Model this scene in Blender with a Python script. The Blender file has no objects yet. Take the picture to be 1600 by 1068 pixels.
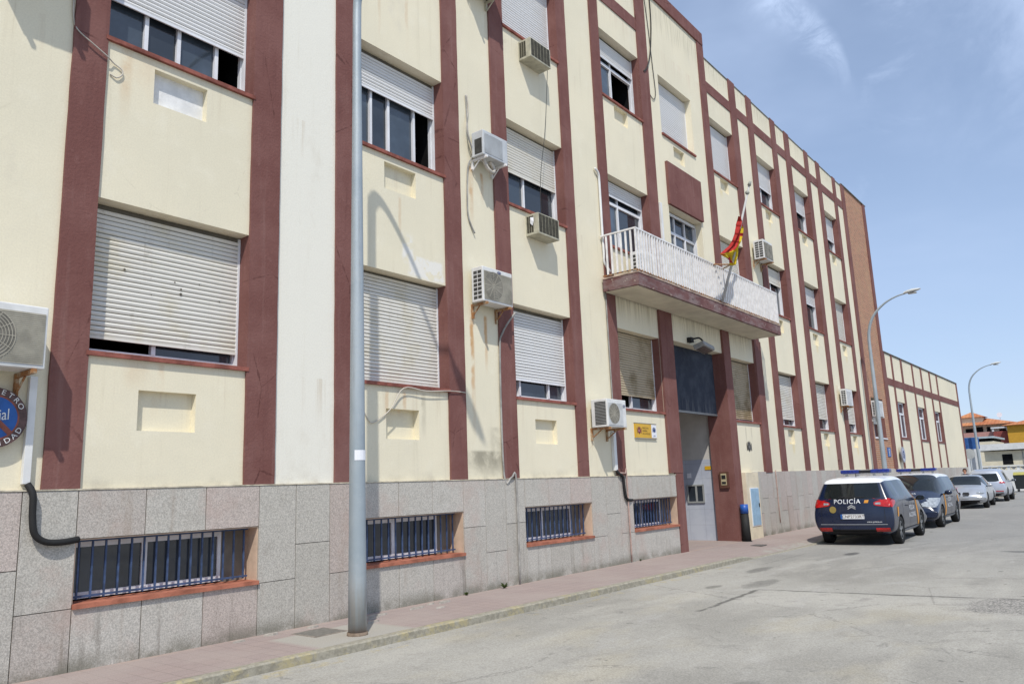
import bpy, bmesh, math, random
from mathutils import Vector, Matrix
from mathutils.bvhtree import BVHTree
random.seed(7)
PI=math.pi
scene=bpy.context.scene
COL=scene.collection
# ------------------------------------------------------------------ node helper
class V:
    def __init__(s,nt,k): s.nt=nt; s.k=k
    def _m(s,op,*o):
        n=s.nt.nodes.new('ShaderNodeMath'); n.operation=op
        for i,a in enumerate((s,)+o):
            if isinstance(a,V): s.nt.links.new(a.k,n.inputs[i])
            else: n.inputs[i].default_value=a
        return V(s.nt,n.outputs[0])
    def __add__(s,o): return s._m('ADD',o)
    def __radd__(s,o): return s._m('ADD',o)
    def __sub__(s,o): return s._m('SUBTRACT',o)
    def __rsub__(s,o): return (s*-1.0)+o
    def __mul__(s,o): return s._m('MULTIPLY',o)
    def __rmul__(s,o): return s._m('MULTIPLY',o)
    def abs(s): return s._m('ABSOLUTE')
    def max(s,o): return s._m('MAXIMUM',o)
    def min(s,o): return s._m('MINIMUM',o)
    def sin(s): return s._m('SINE')
    def floor(s): return s._m('FLOOR')
    def fract(s): return s._m('FRACT')
    def rng(s,a,b,c=0.0,d=1.0):
        n=s.nt.nodes.new('ShaderNodeMapRange'); n.clamp=True; n.interpolation_type='SMOOTHSTEP'
        s.nt.links.new(s.k,n.inputs[0])
        for i,x in enumerate((a,b,c,d)): n.inputs[i+1].default_value=x
        return V(s.nt,n.outputs[0])
class M:
    """a procedural material under construction"""
    def __init__(s,name,rough=0.85,spec=0.3,metal=0.0):
        s.m=bpy.data.materials.new(name); s.m.use_nodes=True; s.nt=s.m.node_tree
        s.p=s.nt.nodes['Principled BSDF']; s.p.inputs['Roughness'].default_value=rough
        s.p.inputs['Specular IOR Level'].default_value=spec; s.p.inputs['Metallic'].default_value=metal
        g=s.nt.nodes.new('ShaderNodeNewGeometry'); s.pos=g.outputs['Position']
        sp=s.nt.nodes.new('ShaderNodeSeparateXYZ'); s.nt.links.new(s.pos,sp.inputs[0])
        s.x,s.y,s.z=[V(s.nt,sp.outputs[i]) for i in range(3)]
    def vec(s,sx=1,sy=1,sz=1,obj=False):
        n=s.nt.nodes.new('ShaderNodeMapping')
        if obj:
            t=s.nt.nodes.new('ShaderNodeTexCoord'); s.nt.links.new(t.outputs['Object'],n.inputs[0])
        else: s.nt.links.new(s.pos,n.inputs[0])
        n.inputs['Scale'].default_value=(sx,sy,sz); return n.outputs[0]
    def noise(s,scale,detail=4,rough=.55,stretch=(1,1,1),obj=False,col=False):
        n=s.nt.nodes.new('ShaderNodeTexNoise'); n.inputs['Scale'].default_value=scale
        n.inputs['Detail'].default_value=detail; n.inputs['Roughness'].default_value=rough
        s.nt.links.new(s.vec(*stretch,obj=obj),n.inputs['Vector']); return V(s.nt,n.outputs[0])
    def vor(s,scale,stretch=(1,1,1),feature='F1'):
        n=s.nt.nodes.new('ShaderNodeTexVoronoi'); n.feature=feature; n.inputs['Scale'].default_value=scale
        s.nt.links.new(s.vec(*stretch),n.inputs['Vector']); return V(s.nt,n.outputs['Distance'])
    def rgb(s,c):
        n=s.nt.nodes.new('ShaderNodeRGB'); n.outputs[0].default_value=(*c,1); return n.outputs[0]
    def attr(s,name):
        n=s.nt.nodes.new('ShaderNodeAttribute'); n.attribute_name=name; return n.outputs['Color']
    def mix(s,a,b,f,mode='MIX'):
        n=s.nt.nodes.new('ShaderNodeMix'); n.data_type='RGBA'; n.blend_type=mode
        for k,i in ((a,6),(b,7)):
            if isinstance(k,tuple): n.inputs[i].default_value=(*k,1)
            else: s.nt.links.new(k,n.inputs[i])
        if isinstance(f,V): s.nt.links.new(f.k,n.inputs[0])
        else: n.inputs[0].default_value=f
        return n.outputs[2]
    def scale(s,c,f): # multiply colour by grey value f
        cb=s.nt.nodes.new('ShaderNodeCombineColor')
        for i in range(3): s.nt.links.new(f.k,cb.inputs[i])
        return s.mix(c,cb.outputs[0],1.0,'MULTIPLY')
    def base(s,c):
        if isinstance(c,tuple): s.p.inputs['Base Color'].default_value=(*c,1)
        else: s.nt.links.new(c,s.p.inputs['Base Color'])
        return s
    def rough(s,v): s.nt.links.new(v.k,s.p.inputs['Roughness']); return s
    def bump(s,h,dist=.01,strength=.5):
        n=s.nt.nodes.new('ShaderNodeBump'); n.inputs['Distance'].default_value=dist; n.inputs['Strength'].default_value=strength
        s.nt.links.new(h.k,n.inputs['Height']); s.nt.links.new(n.outputs[0],s.p.inputs['Normal']); return s
def plain(name,c,rough=.6,spec=.35,metal=0.,var=.12,scale=3.,bump=0,fine=60.):
    m=M(name,rough,spec,metal)
    a=m.noise(scale,5,.6); f=a.rng(.3,.7,1-var,1+var)
    m.base(m.scale(m.rgb(c),f))
    if bump: m.bump(m.noise(fine,4,.6),bump,.6)
    return m.m
# ------------------------------------------------------------------ materials
def cream_material():
    m=M('cream_stucco',.9,.15)
    big=m.noise(.45,5,.6); mid=m.noise(2.3,6,.65); fine=m.noise(55,4,.6)
    str_=m.noise(1.0,5,.6,(5.5,5.5,.35)); str2=m.noise(1.0,4,.6,(16,16,.5))
    c=m.mix((.765,.70,.53),(.715,.66,.505),big.rng(.35,.65))
    c=m.mix(c,(.79,.74,.59),mid.rng(.5,.75,0,.5))
    # strip repainted nearly white between two pilasters
    w=(m.x.rng(5.6,5.62)*m.x.rng(6.9,6.92,1,0))
    c=m.mix(c,(.78,.76,.675),w*.92)
    # general grime running down
    c=m.mix(c,(.50,.44,.31),(str_.rng(.52,.76)*str2.rng(.4,.7))*.40)
    c=m.mix(c,(.60,.55,.45),m.noise(.8,7,.7,(1.3,1.3,.7)).rng(.56,.70)*.35)
    crk=m.vor(.55,(1,.01,.8),'DISTANCE_TO_EDGE')+(m.noise(4,6,.7)-.5)*.06
    c=m.mix(c,(.42,.37,.27),crk.rng(.004,.0)*m.noise(.5,3,.5).rng(.55,.65)*.18)
    # damp below the parapet and band, green-grey
    top=m.z.rng(13.25,13.95)
    c=m.mix(c,(.36,.34,.24),top*str2.rng(.42,.68)*.65)
    up=m.z.rng(12.2,12.9)*m.z.rng(12.9,12.95,1,0)
    c=m.mix(c,(.58,.42,.31),up*str2.rng(.45,.7)*.35)
    low=m.z.rng(1.95,1.73)*mid.rng(.45,.7)
    c=m.mix(c,(.38,.33,.25),low*.5)
    # stains: x, half width, z top, z bottom, colour, strength
    R_=(.50,.25,.08); G_=(.33,.30,.22); B_=(.22,.20,.15)
    st=[(9.62,.05,4.55,2.2,R_,.8),(9.98,.04,4.5,3.4,R_,.8),(9.70,.06,7.15,5.9,R_,.6),(10.0,.04,7.1,6.5,R_,.6),(9.9,.5,2.2,1.7,B_,.75),
        (10.25,.25,2.6,1.7,B_,.4),(2.62,.04,2.8,1.9,R_,.6),(4.3,.05,3.10,2.4,R_,.32),(4.05,.16,3.1,2.7,R_,.2),(3.75,.06,6.7,5.7,R_,.32),(3.9,.25,6.7,6.0,R_,.16),
        (7.7,.04,3.05,2.5,R_,.4),(8.05,.04,3.05,2.6,R_,.45),(8.45,.05,3.05,2.2,G_,.45),(8.0,.03,6.1,5.2,R_,.3),(7.6,.03,10.0,8.4,R_,.3),(8.2,.04,10.,8.5,R_,.25),
        (2.5,.05,10,6.4,R_,.35),(1.9,.3,3.2,1.9,G_,.25),(13.0,.05,3.1,2.4,R_,.4),(13.15,.03,2.6,2.2,R_,.4),(30.3,.12,4.9,3.8,R_,.5),
        (22.8,.1,8.3,7.4,G_,.8),(15.0,.03,2.5,1.9,G_,.2),(15.35,.03,2.5,1.9,G_,.2),(21.1,.05,3.0,2.3,G_,.35),(21.5,.05,3.0,2.5,G_,.3),
        (24.9,.12,2.65,2.2,(.72,.55,.2),.6),(28.5,.12,2.65,2.2,(.72,.55,.2),.6),(32.2,.12,2.65,2.2,(.72,.55,.2),.6),
        (24.8,.12,6.3,5.9,(.72,.55,.2),.5),(28.45,.12,6.25,5.8,(.72,.55,.2),.5),(32.1,.12,6.25,5.8,(.72,.55,.2),.5),(20.9,.12,10.0,9.6,(.72,.55,.2),.4),(24.8,.12,10.,9.6,(.72,.55,.2),.4)]
    wob=(mid-.5)*.12
    for x0,hw,zt,zb,colr,s_ in st:
        k=((m.x-x0+wob).abs()).rng(hw*.35,hw*1.35,1,0)*m.z.rng(zb,zb+(zt-zb)*.75)*m.z.rng(zt+.03,zt-.03)
        c=m.mix(c,colr,k*mid.rng(.3,.6)*s_)
    # white filler patches on the spandrel of the second bay
    pk=((m.x-8.55+wob*2.2).abs()).rng(.34,.42,1,0)*((m.z-5.05+wob).abs()).rng(.14,.2,1,0)*m.noise(4,4,.6).rng(.42,.5)
    pk2=((m.x-8.15+wob*2).abs()).rng(.1,.16,1,0)*((m.z-5.3+wob).abs()).rng(.12,.3,1,0)*m.noise(6,4,.6).rng(.45,.55)
    c=m.mix(c,(.78,.76,.71),(pk.max(pk2))*.8)
    # brown streaks on the wall, darker up towards the balcony soffit
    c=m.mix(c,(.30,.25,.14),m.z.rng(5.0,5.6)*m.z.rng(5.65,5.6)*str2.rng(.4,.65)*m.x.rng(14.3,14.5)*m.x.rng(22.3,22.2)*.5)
    for zs_ in (3.12,6.72,10.36):
        dz=m.z.rng(zs_-.75,zs_-.02)*m.z.rng(zs_+.01,zs_-.01)
        c=m.mix(c,(.50,.40,.28),dz*m.noise(1,5,.7,(7,7,.25)).rng(.54,.70)*.42)
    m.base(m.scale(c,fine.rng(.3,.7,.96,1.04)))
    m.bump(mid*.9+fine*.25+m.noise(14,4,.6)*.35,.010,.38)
    return m.m
def maroon_material():
    m=M('maroon_paint',.85,.2)
    a=m.noise(1.1,6,.65); b=m.noise(9,5,.6); st=m.noise(1.,5,.6,(9,9,.5))
    c=m.mix((.165,.070,.060),(.205,.096,.083),a.rng(.35,.65))
    c=m.mix(c,(.25,.13,.115),b.rng(.58,.75)*.4)
    c=m.mix(c,(.27,.16,.14),st.rng(.55,.75)*.35)
    c=m.mix(c,(.13,.055,.05),st.rng(.45,.3)*.35)
    c=m.mix(c,(.25,.14,.125),m.noise(.45,6,.7,(1,1,.6)).rng(.52,.68)*.35)
    c=m.mix(c,(.42,.34,.28),m.noise(26,5,.75).rng(.72,.76)*m.noise(1.5,3,.5).rng(.5,.6)*.7)
    crk=m.vor(.9,(1,.01,1),'DISTANCE_TO_EDGE')+(m.noise(6,6,.7)-.5)*.08
    c=m.mix(c,(.09,.035,.03),crk.rng(.008,.0)*m.noise(.8,3,.5).rng(.5,.6)*.7)
    m.base(c); m.bump(m.noise(30,5,.6)+b*.6,.012,.5); return m.m
def worn_maroon():
    m=M('worn_maroon_slab_paint',.85,.2)
    b=m.noise(5,6,.7,(1,1,1.6)); a=m.noise(1.4,4,.6)
    c=m.mix((.125,.055,.053),(.17,.085,.08),a.rng(.35,.65))
    c=m.mix(c,(.24,.19,.185),m.noise(1.2,6,.7,(1,1,3)).rng(.42,.62)*.7)
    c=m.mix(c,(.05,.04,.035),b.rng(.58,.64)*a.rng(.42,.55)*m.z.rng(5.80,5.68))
    c=m.mix(c,(.46,.41,.34),m.noise(9,5,.7).rng(.62,.66)*.8)
    c=m.mix(c,(.30,.13,.09),m.noise(4,5,.7).rng(.58,.7)*m.z.rng(5.78,5.86)*.7)
    m.base(c); m.bump(b,.02,.6); return m.m
def granite_material():
    m=M('granite_slab',.75,.3)
    sp=m.noise(75,3,.75); sp2=m.vor(120); big=m.noise(1.6,6,.65); st=m.noise(1.,5,.65,(6,6,.45))
    at=m.attr('tint')
    c=m.scale(at,sp.rng(.32,.68,.70,1.24))
    c=m.mix(c,(.62,.60,.55),m.noise(110,2,.6).rng(.60,.68)*.5)
    c=m.mix(c,(.10,.095,.09),sp2.rng(.22,.08)*.5)
    c=m.mix(c,(.44,.32,.27),m.noise(.9,6,.7).rng(.50,.68)*.42)
    c=m.mix(c,(.52,.50,.45),m.noise(3,6,.7).rng(.55,.72)*.3)
    c=m.mix(c,(.20,.12,.09),m.noise(5,5,.7,(1,1,.4)).rng(.68,.76)*.5)
    c=m.mix(c,(.17,.15,.125),st.rng(.54,.72)*m.z.rng(1.1,.1)*.7)
    c=m.mix(c,(.30,.235,.18),m.noise(1,5,.65,(3.3,3.3,.35)).rng(.56,.70)*.40)
    c=m.mix(c,(.22,.19,.15),m.noise(2.5,5,.7).rng(.55,.75)*.3)
    c=m.mix(c,(.13,.125,.09),m.z.rng(.22,0)*big.rng(.35,.55)*.7)
    m.base(c); m.bump(sp,.004,.5); return m.m
def road_material():
    m=M('worn_concrete_asphalt',.92,.2)
    fine=m.noise(60,4,.7); mid=m.noise(2.2,7,.65); big=m.noise(.22,5,.6,(1,1.4,1)); tr=m.noise(.7,6,.6,(.5,1.8,1))
    c=m.mix((.285,.272,.24),(.37,.355,.315),big.rng(.38,.62))
    c=m.mix(c,(.43,.41,.36),tr.rng(.48,.70)*.65)
    c=m.mix(c,(.40,.36,.27),m.noise(.35,5,.6,(1,1.7,1)).rng(.52,.66)*m.x.rng(12.5,10.5)*.45)
    c=m.mix(c,(.20,.19,.17),mid.rng(.55,.75)*.5)
    # cleaner, darker asphalt further down the street
    c=m.mix(c,(.245,.245,.24),m.x.rng(12,26)*.7)
    def seg(x0,y0,x1,y1,w,soft=.6):
        dx,dy=x1-x0,y1-y0; L=math.hypot(dx,dy); ux,uy=dx/L,dy/L
        wob=(m.noise(3.5,5,.7)-.5)*.16
        al=(m.x-x0)*ux+(m.y-y0)*uy; ac=((m.x-x0)*-uy+(m.y-y0)*ux+wob).abs()
        return ac.rng(w*(1-soft),w*(1+soft),1,0)*al.rng(-.05,.05)*al.rng(L+.05,L-.05)
    for s_ in ((9.8,-3.64,12.1,-3.56,.035),(12.05,-3.6,12.2,-5.3,.035),(12.2,-5.3,12.6,-9,.045)):
        c=m.mix(c,(.10,.095,.085),seg(*s_)*m.noise(2.2,5,.7).rng(.32,.50)*.85)
    # rough grey concrete infill beside the seam
    inf=m.x.rng(10.5,10.9)*m.x.rng(12.1,12.05)*m.y.rng(-3.6,-3.8)
    c=m.mix(c,(.44,.42,.37),inf*m.noise(2.5,6,.7).rng(.3,.55)*.6)
    c=m.mix(c,(.21,.20,.185),inf*((m.y*9+m.x*2).sin().rng(.5,1)*m.noise(3,4,.6).rng(.5,.62))*.4)
    def blot(x0,y0,rx,ry,col,k,nz=3.):
        d=((m.x-x0)*(1/rx))._m('POWER',2)+((m.y-y0)*(1/ry))._m('POWER',2)+(m.noise(nz,6,.75)-.5)*3.2
        return m.mix(c,col,d.rng(1.3,.3)*k)
    c=blot(12.75,-3.35,.62,.22,(.15,.145,.13),.6,6.)
    c=blot(14.6,-2.6,.55,.16,(.12,.115,.105),.6,6.)
    c=blot(18.05,-3.3,.4,.14,(.07,.07,.07),.8,6.)
    c=blot(12.1,-2.82,.22,.1,(.12,.115,.10),.6)
    c=blot(19.3,-6.3,.2,.4,(.10,.10,.10),.7,5.)
    rub=m.x.rng(10.95,11.25)*m.x.rng(12.45,12.3)*(m.y+(m.noise(3,5,.7)-.5)*1.2).rng(-6.2,-6.7)
    c=m.mix(c,m.mix((.10,.095,.09),(.40,.38,.34),m.noise(38,4,.8).rng(.42,.56)),rub*.9)
    c=m.mix(c,(.44,.42,.38),m.noise(28,3,.8).rng(.57,.66)*m.x.rng(12.9,12.0)*.35)
    c=m.mix(c,(.15,.145,.135),m.noise(33,3,.8).rng(.60,.68)*.40)
    for (ax_,ay_,rr_) in ((13,-22,17.6),(13,-22,19.1),(22,4,12.5)):
        dd=(((m.x-ax_)._m('POWER',2)+(m.y-ay_)._m('POWER',2))._m('SQRT')-rr_+(m.noise(.8,4,.6)-.5)*.35).abs()
        c=m.mix(c,(.42,.405,.375),dd.rng(.16,.04)*m.noise(1.3,5,.7).rng(.42,.6)*.35)
    c=blot(6.3,-5.6,.5,.14,(.13,.125,.11),.5)
    c=blot(21.6,-2.9,1.3,.9,(.09,.09,.09),.35)
    # faint oil drips and pale scuffs
    c=m.mix(c,(.09,.085,.08),m.noise(7,3,.5).rng(.70,.76)*.6)
    c=m.mix(c,(.47,.45,.41),m.noise(1.1,6,.7,(.5,2.4,1)).rng(.62,.74)*.5)
    cr=m.vor(.55,(1,1,.01),'DISTANCE_TO_EDGE')+(m.noise(3,5,.6)-.5)*.05
    c=m.mix(c,(.12,.115,.105),cr.rng(.009,.0)*m.noise(.3,3,.5).rng(.52,.62)*.35)
    # faded ochre line beside the kerb
    yl=(m.y+1.62+(m.x-4.6)*.025).abs().rng(.16,.05,0,1)*m.noise(5,5,.7).rng(.5,.66)*m.x.rng(17,15)
    c=m.mix(c,(.42,.34,.16),yl*.5)
    m.base(m.scale(c,fine.rng(.25,.75,.76,1.22)))
    ck=(m.vor(.33,(1,1,.01),'DISTANCE_TO_EDGE')+(m.noise(1.6,8,.75)-.5)*.16).abs()
    m.base(m.scale(m.mix(c,(.13,.125,.115),ck.rng(.0065,.0015)*m.noise(.25,3,.5).rng(.47,.55)*.42),fine.rng(.25,.75,.76,1.22)))
    m.bump(fine*.7+mid*.8+m.vor(150)*.4,.010,.6); return m.m
def pavement_material():
    m=M('faded_red_paving',.9,.2)
    n=m.nt.nodes.new('ShaderNodeTexBrick'); m.nt.links.new(m.vec(),n.inputs['Vector'])
    n.offset=0; n.inputs['Scale'].default_value=1; n.inputs['Brick Width'].default_value=.2; n.inputs['Row Height'].default_value=.2
    n.inputs['Mortar Size'].default_value=.004; n.inputs['Color1'].default_value=(.33,.265,.24,1); n.inputs['Color2'].default_value=(.31,.25,.23,1); n.inputs['Mortar'].default_value=(.22,.18,.16,1)
    big=m.noise(.9,6,.6); mid=m.noise(5,6,.7)
    c=m.mix(n.outputs[0],(.35,.295,.265),big.rng(.4,.65)*.65)
    c=m.mix(c,(.17,.135,.125),mid.rng(.6,.78)*.5)
    # cement repair round the lamp base and at the dropped kerb, pale strip at the wall foot
    cem=(m.x-6.15).abs().rng(.75,.6)*m.y.rng(-.42,-.5)*m.y.rng(-1.42,-1.36)
    cem2=m.x.rng(17.4,17.9)*m.x.rng(20.9,20.3)*m.y.rng(-1.1,-1.5)*mid.rng(.42,.55)
    c=m.mix(c,(.36,.345,.30),(cem.max(cem2))*.85)
    ft=m.y.rng(-.17,-.05)*m.y.rng(.02,-.02)
    c=m.mix(c,(.42,.31,.25),ft*.5*mid.rng(.35,.6))
    m.base(m.scale(c,m.noise(70,3,.6).rng(.3,.7,.88,1.1)))
    m.bump(mid+m.noise(60,3,.6)*.4,.006,.4); return m.m
def kerb_material():
    m=M('worn_kerb_stone',.9,.2)
    a=m.noise(3,6,.7); b=m.noise(14,5,.7)
    c=m.mix((.26,.24,.19),(.35,.325,.26),b.rng(.4,.6))
    c=m.mix(c,(.40,.34,.18),a.rng(.50,.62)*m.x.rng(15.5,13.5)*b.rng(.35,.55)*.75)
    c=m.mix(c,(.13,.12,.09),b.rng(.6,.72)*.6)
    m.base(c); m.bump(b+a,.02,.7); return m.m
def brick_material():
    m=M('orange_brick',.85,.2)
    n=m.nt.nodes.new('ShaderNodeTexBrick')
    mp=m.nt.nodes.new('ShaderNodeCombineXYZ'); m.nt.links.new(m.x.k,mp.inputs[0]); m.nt.links.new(m.z.k,mp.inputs[1]); m.nt.links.new(mp.outputs[0],n.inputs['Vector'])
    n.inputs['Scale'].default_value=1; n.inputs['Brick Width'].default_value=.25; n.inputs['Row Height'].default_value=.085
    n.inputs['Mortar Size'].default_value=.011; n.inputs['Color1'].default_value=(.46,.205,.115,1); n.inputs['Color2'].default_value=(.33,.15,.085,1); n.inputs['Mortar'].default_value=(.40,.33,.25,1)
    c=m.mix(n.outputs[0],(.45,.30,.17),m.noise(1.2,5,.6).rng(.45,.7)*.4)
    m.base(c); return m.m
def shutter_material(name,c,dirt,warm):
    m=M(name,.5,.35)
    a=m.noise(1.6,6,.65); st=m.noise(1,5,.6,(10,10,.8)); b=m.noise(12,5,.7)
    k=m.mix(c,warm,a.rng(.45,.7)*dirt)
    k=m.mix(k,(.20,.15,.08),(st.rng(.55,.8)*b.rng(.4,.65))*dirt*.8)
    m.base(k); return m.m
def glass_material(name='dark_window_glass',c=(.012,.016,.020)):
    m=M(name,.04,.8); a=m.noise(.9,4,.6)
    m.base(m.mix(c,tuple(x*2.2 for x in c),a.rng(.4,.7)))
    m.rough(m.noise(5,4,.6).rng(.3,.8,.02,.10)); m.bump(m.noise(1.4,2,.5),.004,.15); return m.m
def rust_material():
    m=M('rusty_steel',.8,.3)
    a=m.noise(9,5,.7)
    m.base(m.mix((.30,.14,.055),(.40,.32,.22),a.rng(.45,.62))); return m.m
def corrugated(name,c,pitch,axis='x'):
    m=M(name,.55,.35)
    w=((m.x if axis=='x' else m.y)*(2*PI/pitch)).sin()
    a=m.noise(3,5,.6)
    m.base(m.mix(c,tuple(v*1.6+.01 for v in c),a.rng(.4,.7)*.5)); m.bump(w,.02,.8); return m.m
CREAM=cream_material(); MAROON=maroon_material(); WORN=worn_maroon(); GRANITE=granite_material(); ROAD=road_material()
PAVE=pavement_material(); KERB=kerb_material(); BRICK=brick_material(); GLASS=glass_material('dark_window_glass',(.022,.028,.036)); RUST=rust_material()
BLUEGLASS=glass_material('bluish_window_glass',(.045,.060,.078))
SHUT_OLD=shutter_material('aged_shutter_slats',(.70,.68,.62),.6,(.60,.54,.38))
SHUT_NEW=shutter_material('clean_shutter_slats',(.70,.70,.69),.15,(.6,.58,.5))
SHUT_MID=shutter_material('cream_shutter_slats',(.70,.68,.61),.4,(.60,.55,.42))
SHUT_DIRTY=shutter_material('soiled_shutter_slats',(.46,.38,.26),1.,(.25,.19,.10))
WHITE_AL=plain('white_window_frame',(.72,.73,.75),.4,.4,var=.08)
DARK=plain('dark_room',(.012,.012,.013),.95,.05,var=.3)
MORTAR=plain('dark_mortar',(.17,.15,.13),.95,.1,var=.3,scale=8)
FOUND=plain('mortar_between_slabs',(.15,.125,.11),.95,.1,var=.3,scale=8)
TERRA=plain('terracotta_sill',(.36,.135,.085),.8,.2,var=.3,scale=5,bump=.004)
SILLM=plain('maroon_window_sill',(.24,.085,.065),.8,.2,var=.35,scale=5,bump=.004)
BLUEBAR=plain('blue_painted_iron',(.045,.075,.155),.55,.4,var=.35,scale=9)
WHITEP=plain('white_painted_iron',(.72,.71,.70),.55,.35,var=.12,scale=7)
ACW=plain('white_casing',(.66,.66,.64),.45,.4,var=.1,scale=4)
ACGR=plain('grey_casing',(.50,.52,.53),.45,.4,var=.1,scale=4)
ACB=plain('beige_grille',(.36,.335,.27),.6,.3,var=.2,scale=5)
ACD=plain('dark_grille',(.055,.055,.050),.7,.25,var=.3,scale=8)
ACFAN=plain('fan_behind_grille',(.17,.16,.135),.7,.25,var=.3,scale=8)
OLDAC=plain('dull_beige_casing',(.42,.40,.31),.6,.3,var=.2,scale=6)
OLDACD=plain('dull_dark_louvre',(.06,.055,.04),.7,.2,var=.3,scale=10)
def galv():
    m=M('galvanised_steel',.5,.45,.25); a=m.noise(1.4,5,.6); st=m.noise(1,5,.65,(14,14,.7)); sp=m.noise(22,5,.7)
    c=m.mix((.30,.35,.38),(.37,.415,.44),a.rng(.35,.65)); c=m.mix(c,(.24,.25,.25),st.rng(.55,.72)*.5); c=m.mix(c,(.46,.48,.49),sp.rng(.62,.72)*.4)
    c=m.mix(c,(.33,.30,.26),m.z.rng(.95,.1)*st.rng(.3,.6)*.75); c=m.mix(c,(.20,.13,.08),m.z.rng(.14,.0)*.7); m.base(c); m.rough(sp.rng(.3,.7,.42,.62)); m.bump(sp,.003,.4); return m.m
GALV=galv()
BLACKR=plain('black_rubber',(.018,.018,.018),.7,.3,var=.2)
CABLE=plain('pale_cable',(.50,.46,.40),.7,.3,var=.2)
DCABLE=plain('dark_cable',(.035,.033,.03),.7,.3,var=.2)
PIPEG=plain('grey_conduit',(.30,.29,.27),.7,.3,var=.25,scale=5)
PIPEP=plain('rusty_pink_pipe',(.40,.28,.24),.8,.25,var=.3,scale=6)
DUCT=plain('white_plastic_duct',(.70,.70,.68),.5,.35,var=.08)
SOFFIT=plain('stained_soffit',(.56,.52,.41),.9,.15,var=.12,scale=1.6,bump=.004)
TILE_M=M('pale_blue_wall_tiles',.5,.35)
def tile_fill(m):
    gy=((m.y*2.2).fract()-.5).abs().rng(.488,.497); gz=((m.z*2.45).fract()-.5).abs().rng(.487,.497)
    c=m.mix((.40,.43,.50),(.46,.49,.55),m.noise(1.5,4,.6).rng(.4,.6)); c=m.mix(c,(.20,.21,.24),(gy.max(gz))*.6); m.base(c)
tile_fill(TILE_M); TILE=TILE_M.m
PLASTER=plain('grey_white_plaster',(.52,.50,.46),.9,.15,var=.1,scale=2,bump=.004)
def navyc():
    m=M('navy_corrugated_panel',.6,.3); a=m.noise(3,5,.6); st=m.noise(1,5,.7,(18,18,.8))
    c=m.mix((.030,.037,.056),(.055,.064,.085),a.rng(.4,.7)); c=m.mix(c,(.20,.20,.20),m.z.rng(3.9,3.3)*st.rng(.45,.7)*.7); m.base(c); return m.m
NAVYC=navyc()
BLUEC=corrugated('blue_corrugated_sheet',(.03,.10,.30),.45,'y')
ROOFG=plain('flat_roof_gravel',(.25,.24,.22),.95,.1,var=.2,scale=5)
COPING=plain('lead_coping',(.17,.17,.15),.7,.3,var=.3,scale=4)
YELLOW=plain('yellow_sign_enamel',(.62,.36,.02),.4,.4,var=.06)
WHITES=plain('white_sign_enamel',(.75,.76,.80),.4,.4,var=.05)
NAVYT=plain('navy_print',(.02,.035,.13),.5,.3,var=.1)
DARKT=plain('dark_print',(.10,.05,.02),.6,.3,var=.2)
SIGNBR=plain('brown_enamel_ring',(.10,.055,.05),.5,.4,var=.35,scale=12)
SIGNRD=plain('rusty_red_enamel',(.24,.07,.045),.5,.4,var=.35,scale=12)
SIGNBL=plain('blue_enamel',(.02,.10,.34),.45,.4,var=.15,scale=8)
SIGNWH=plain('white_hand_lettering',(.72,.72,.70),.6,.3,var=.1)
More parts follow.
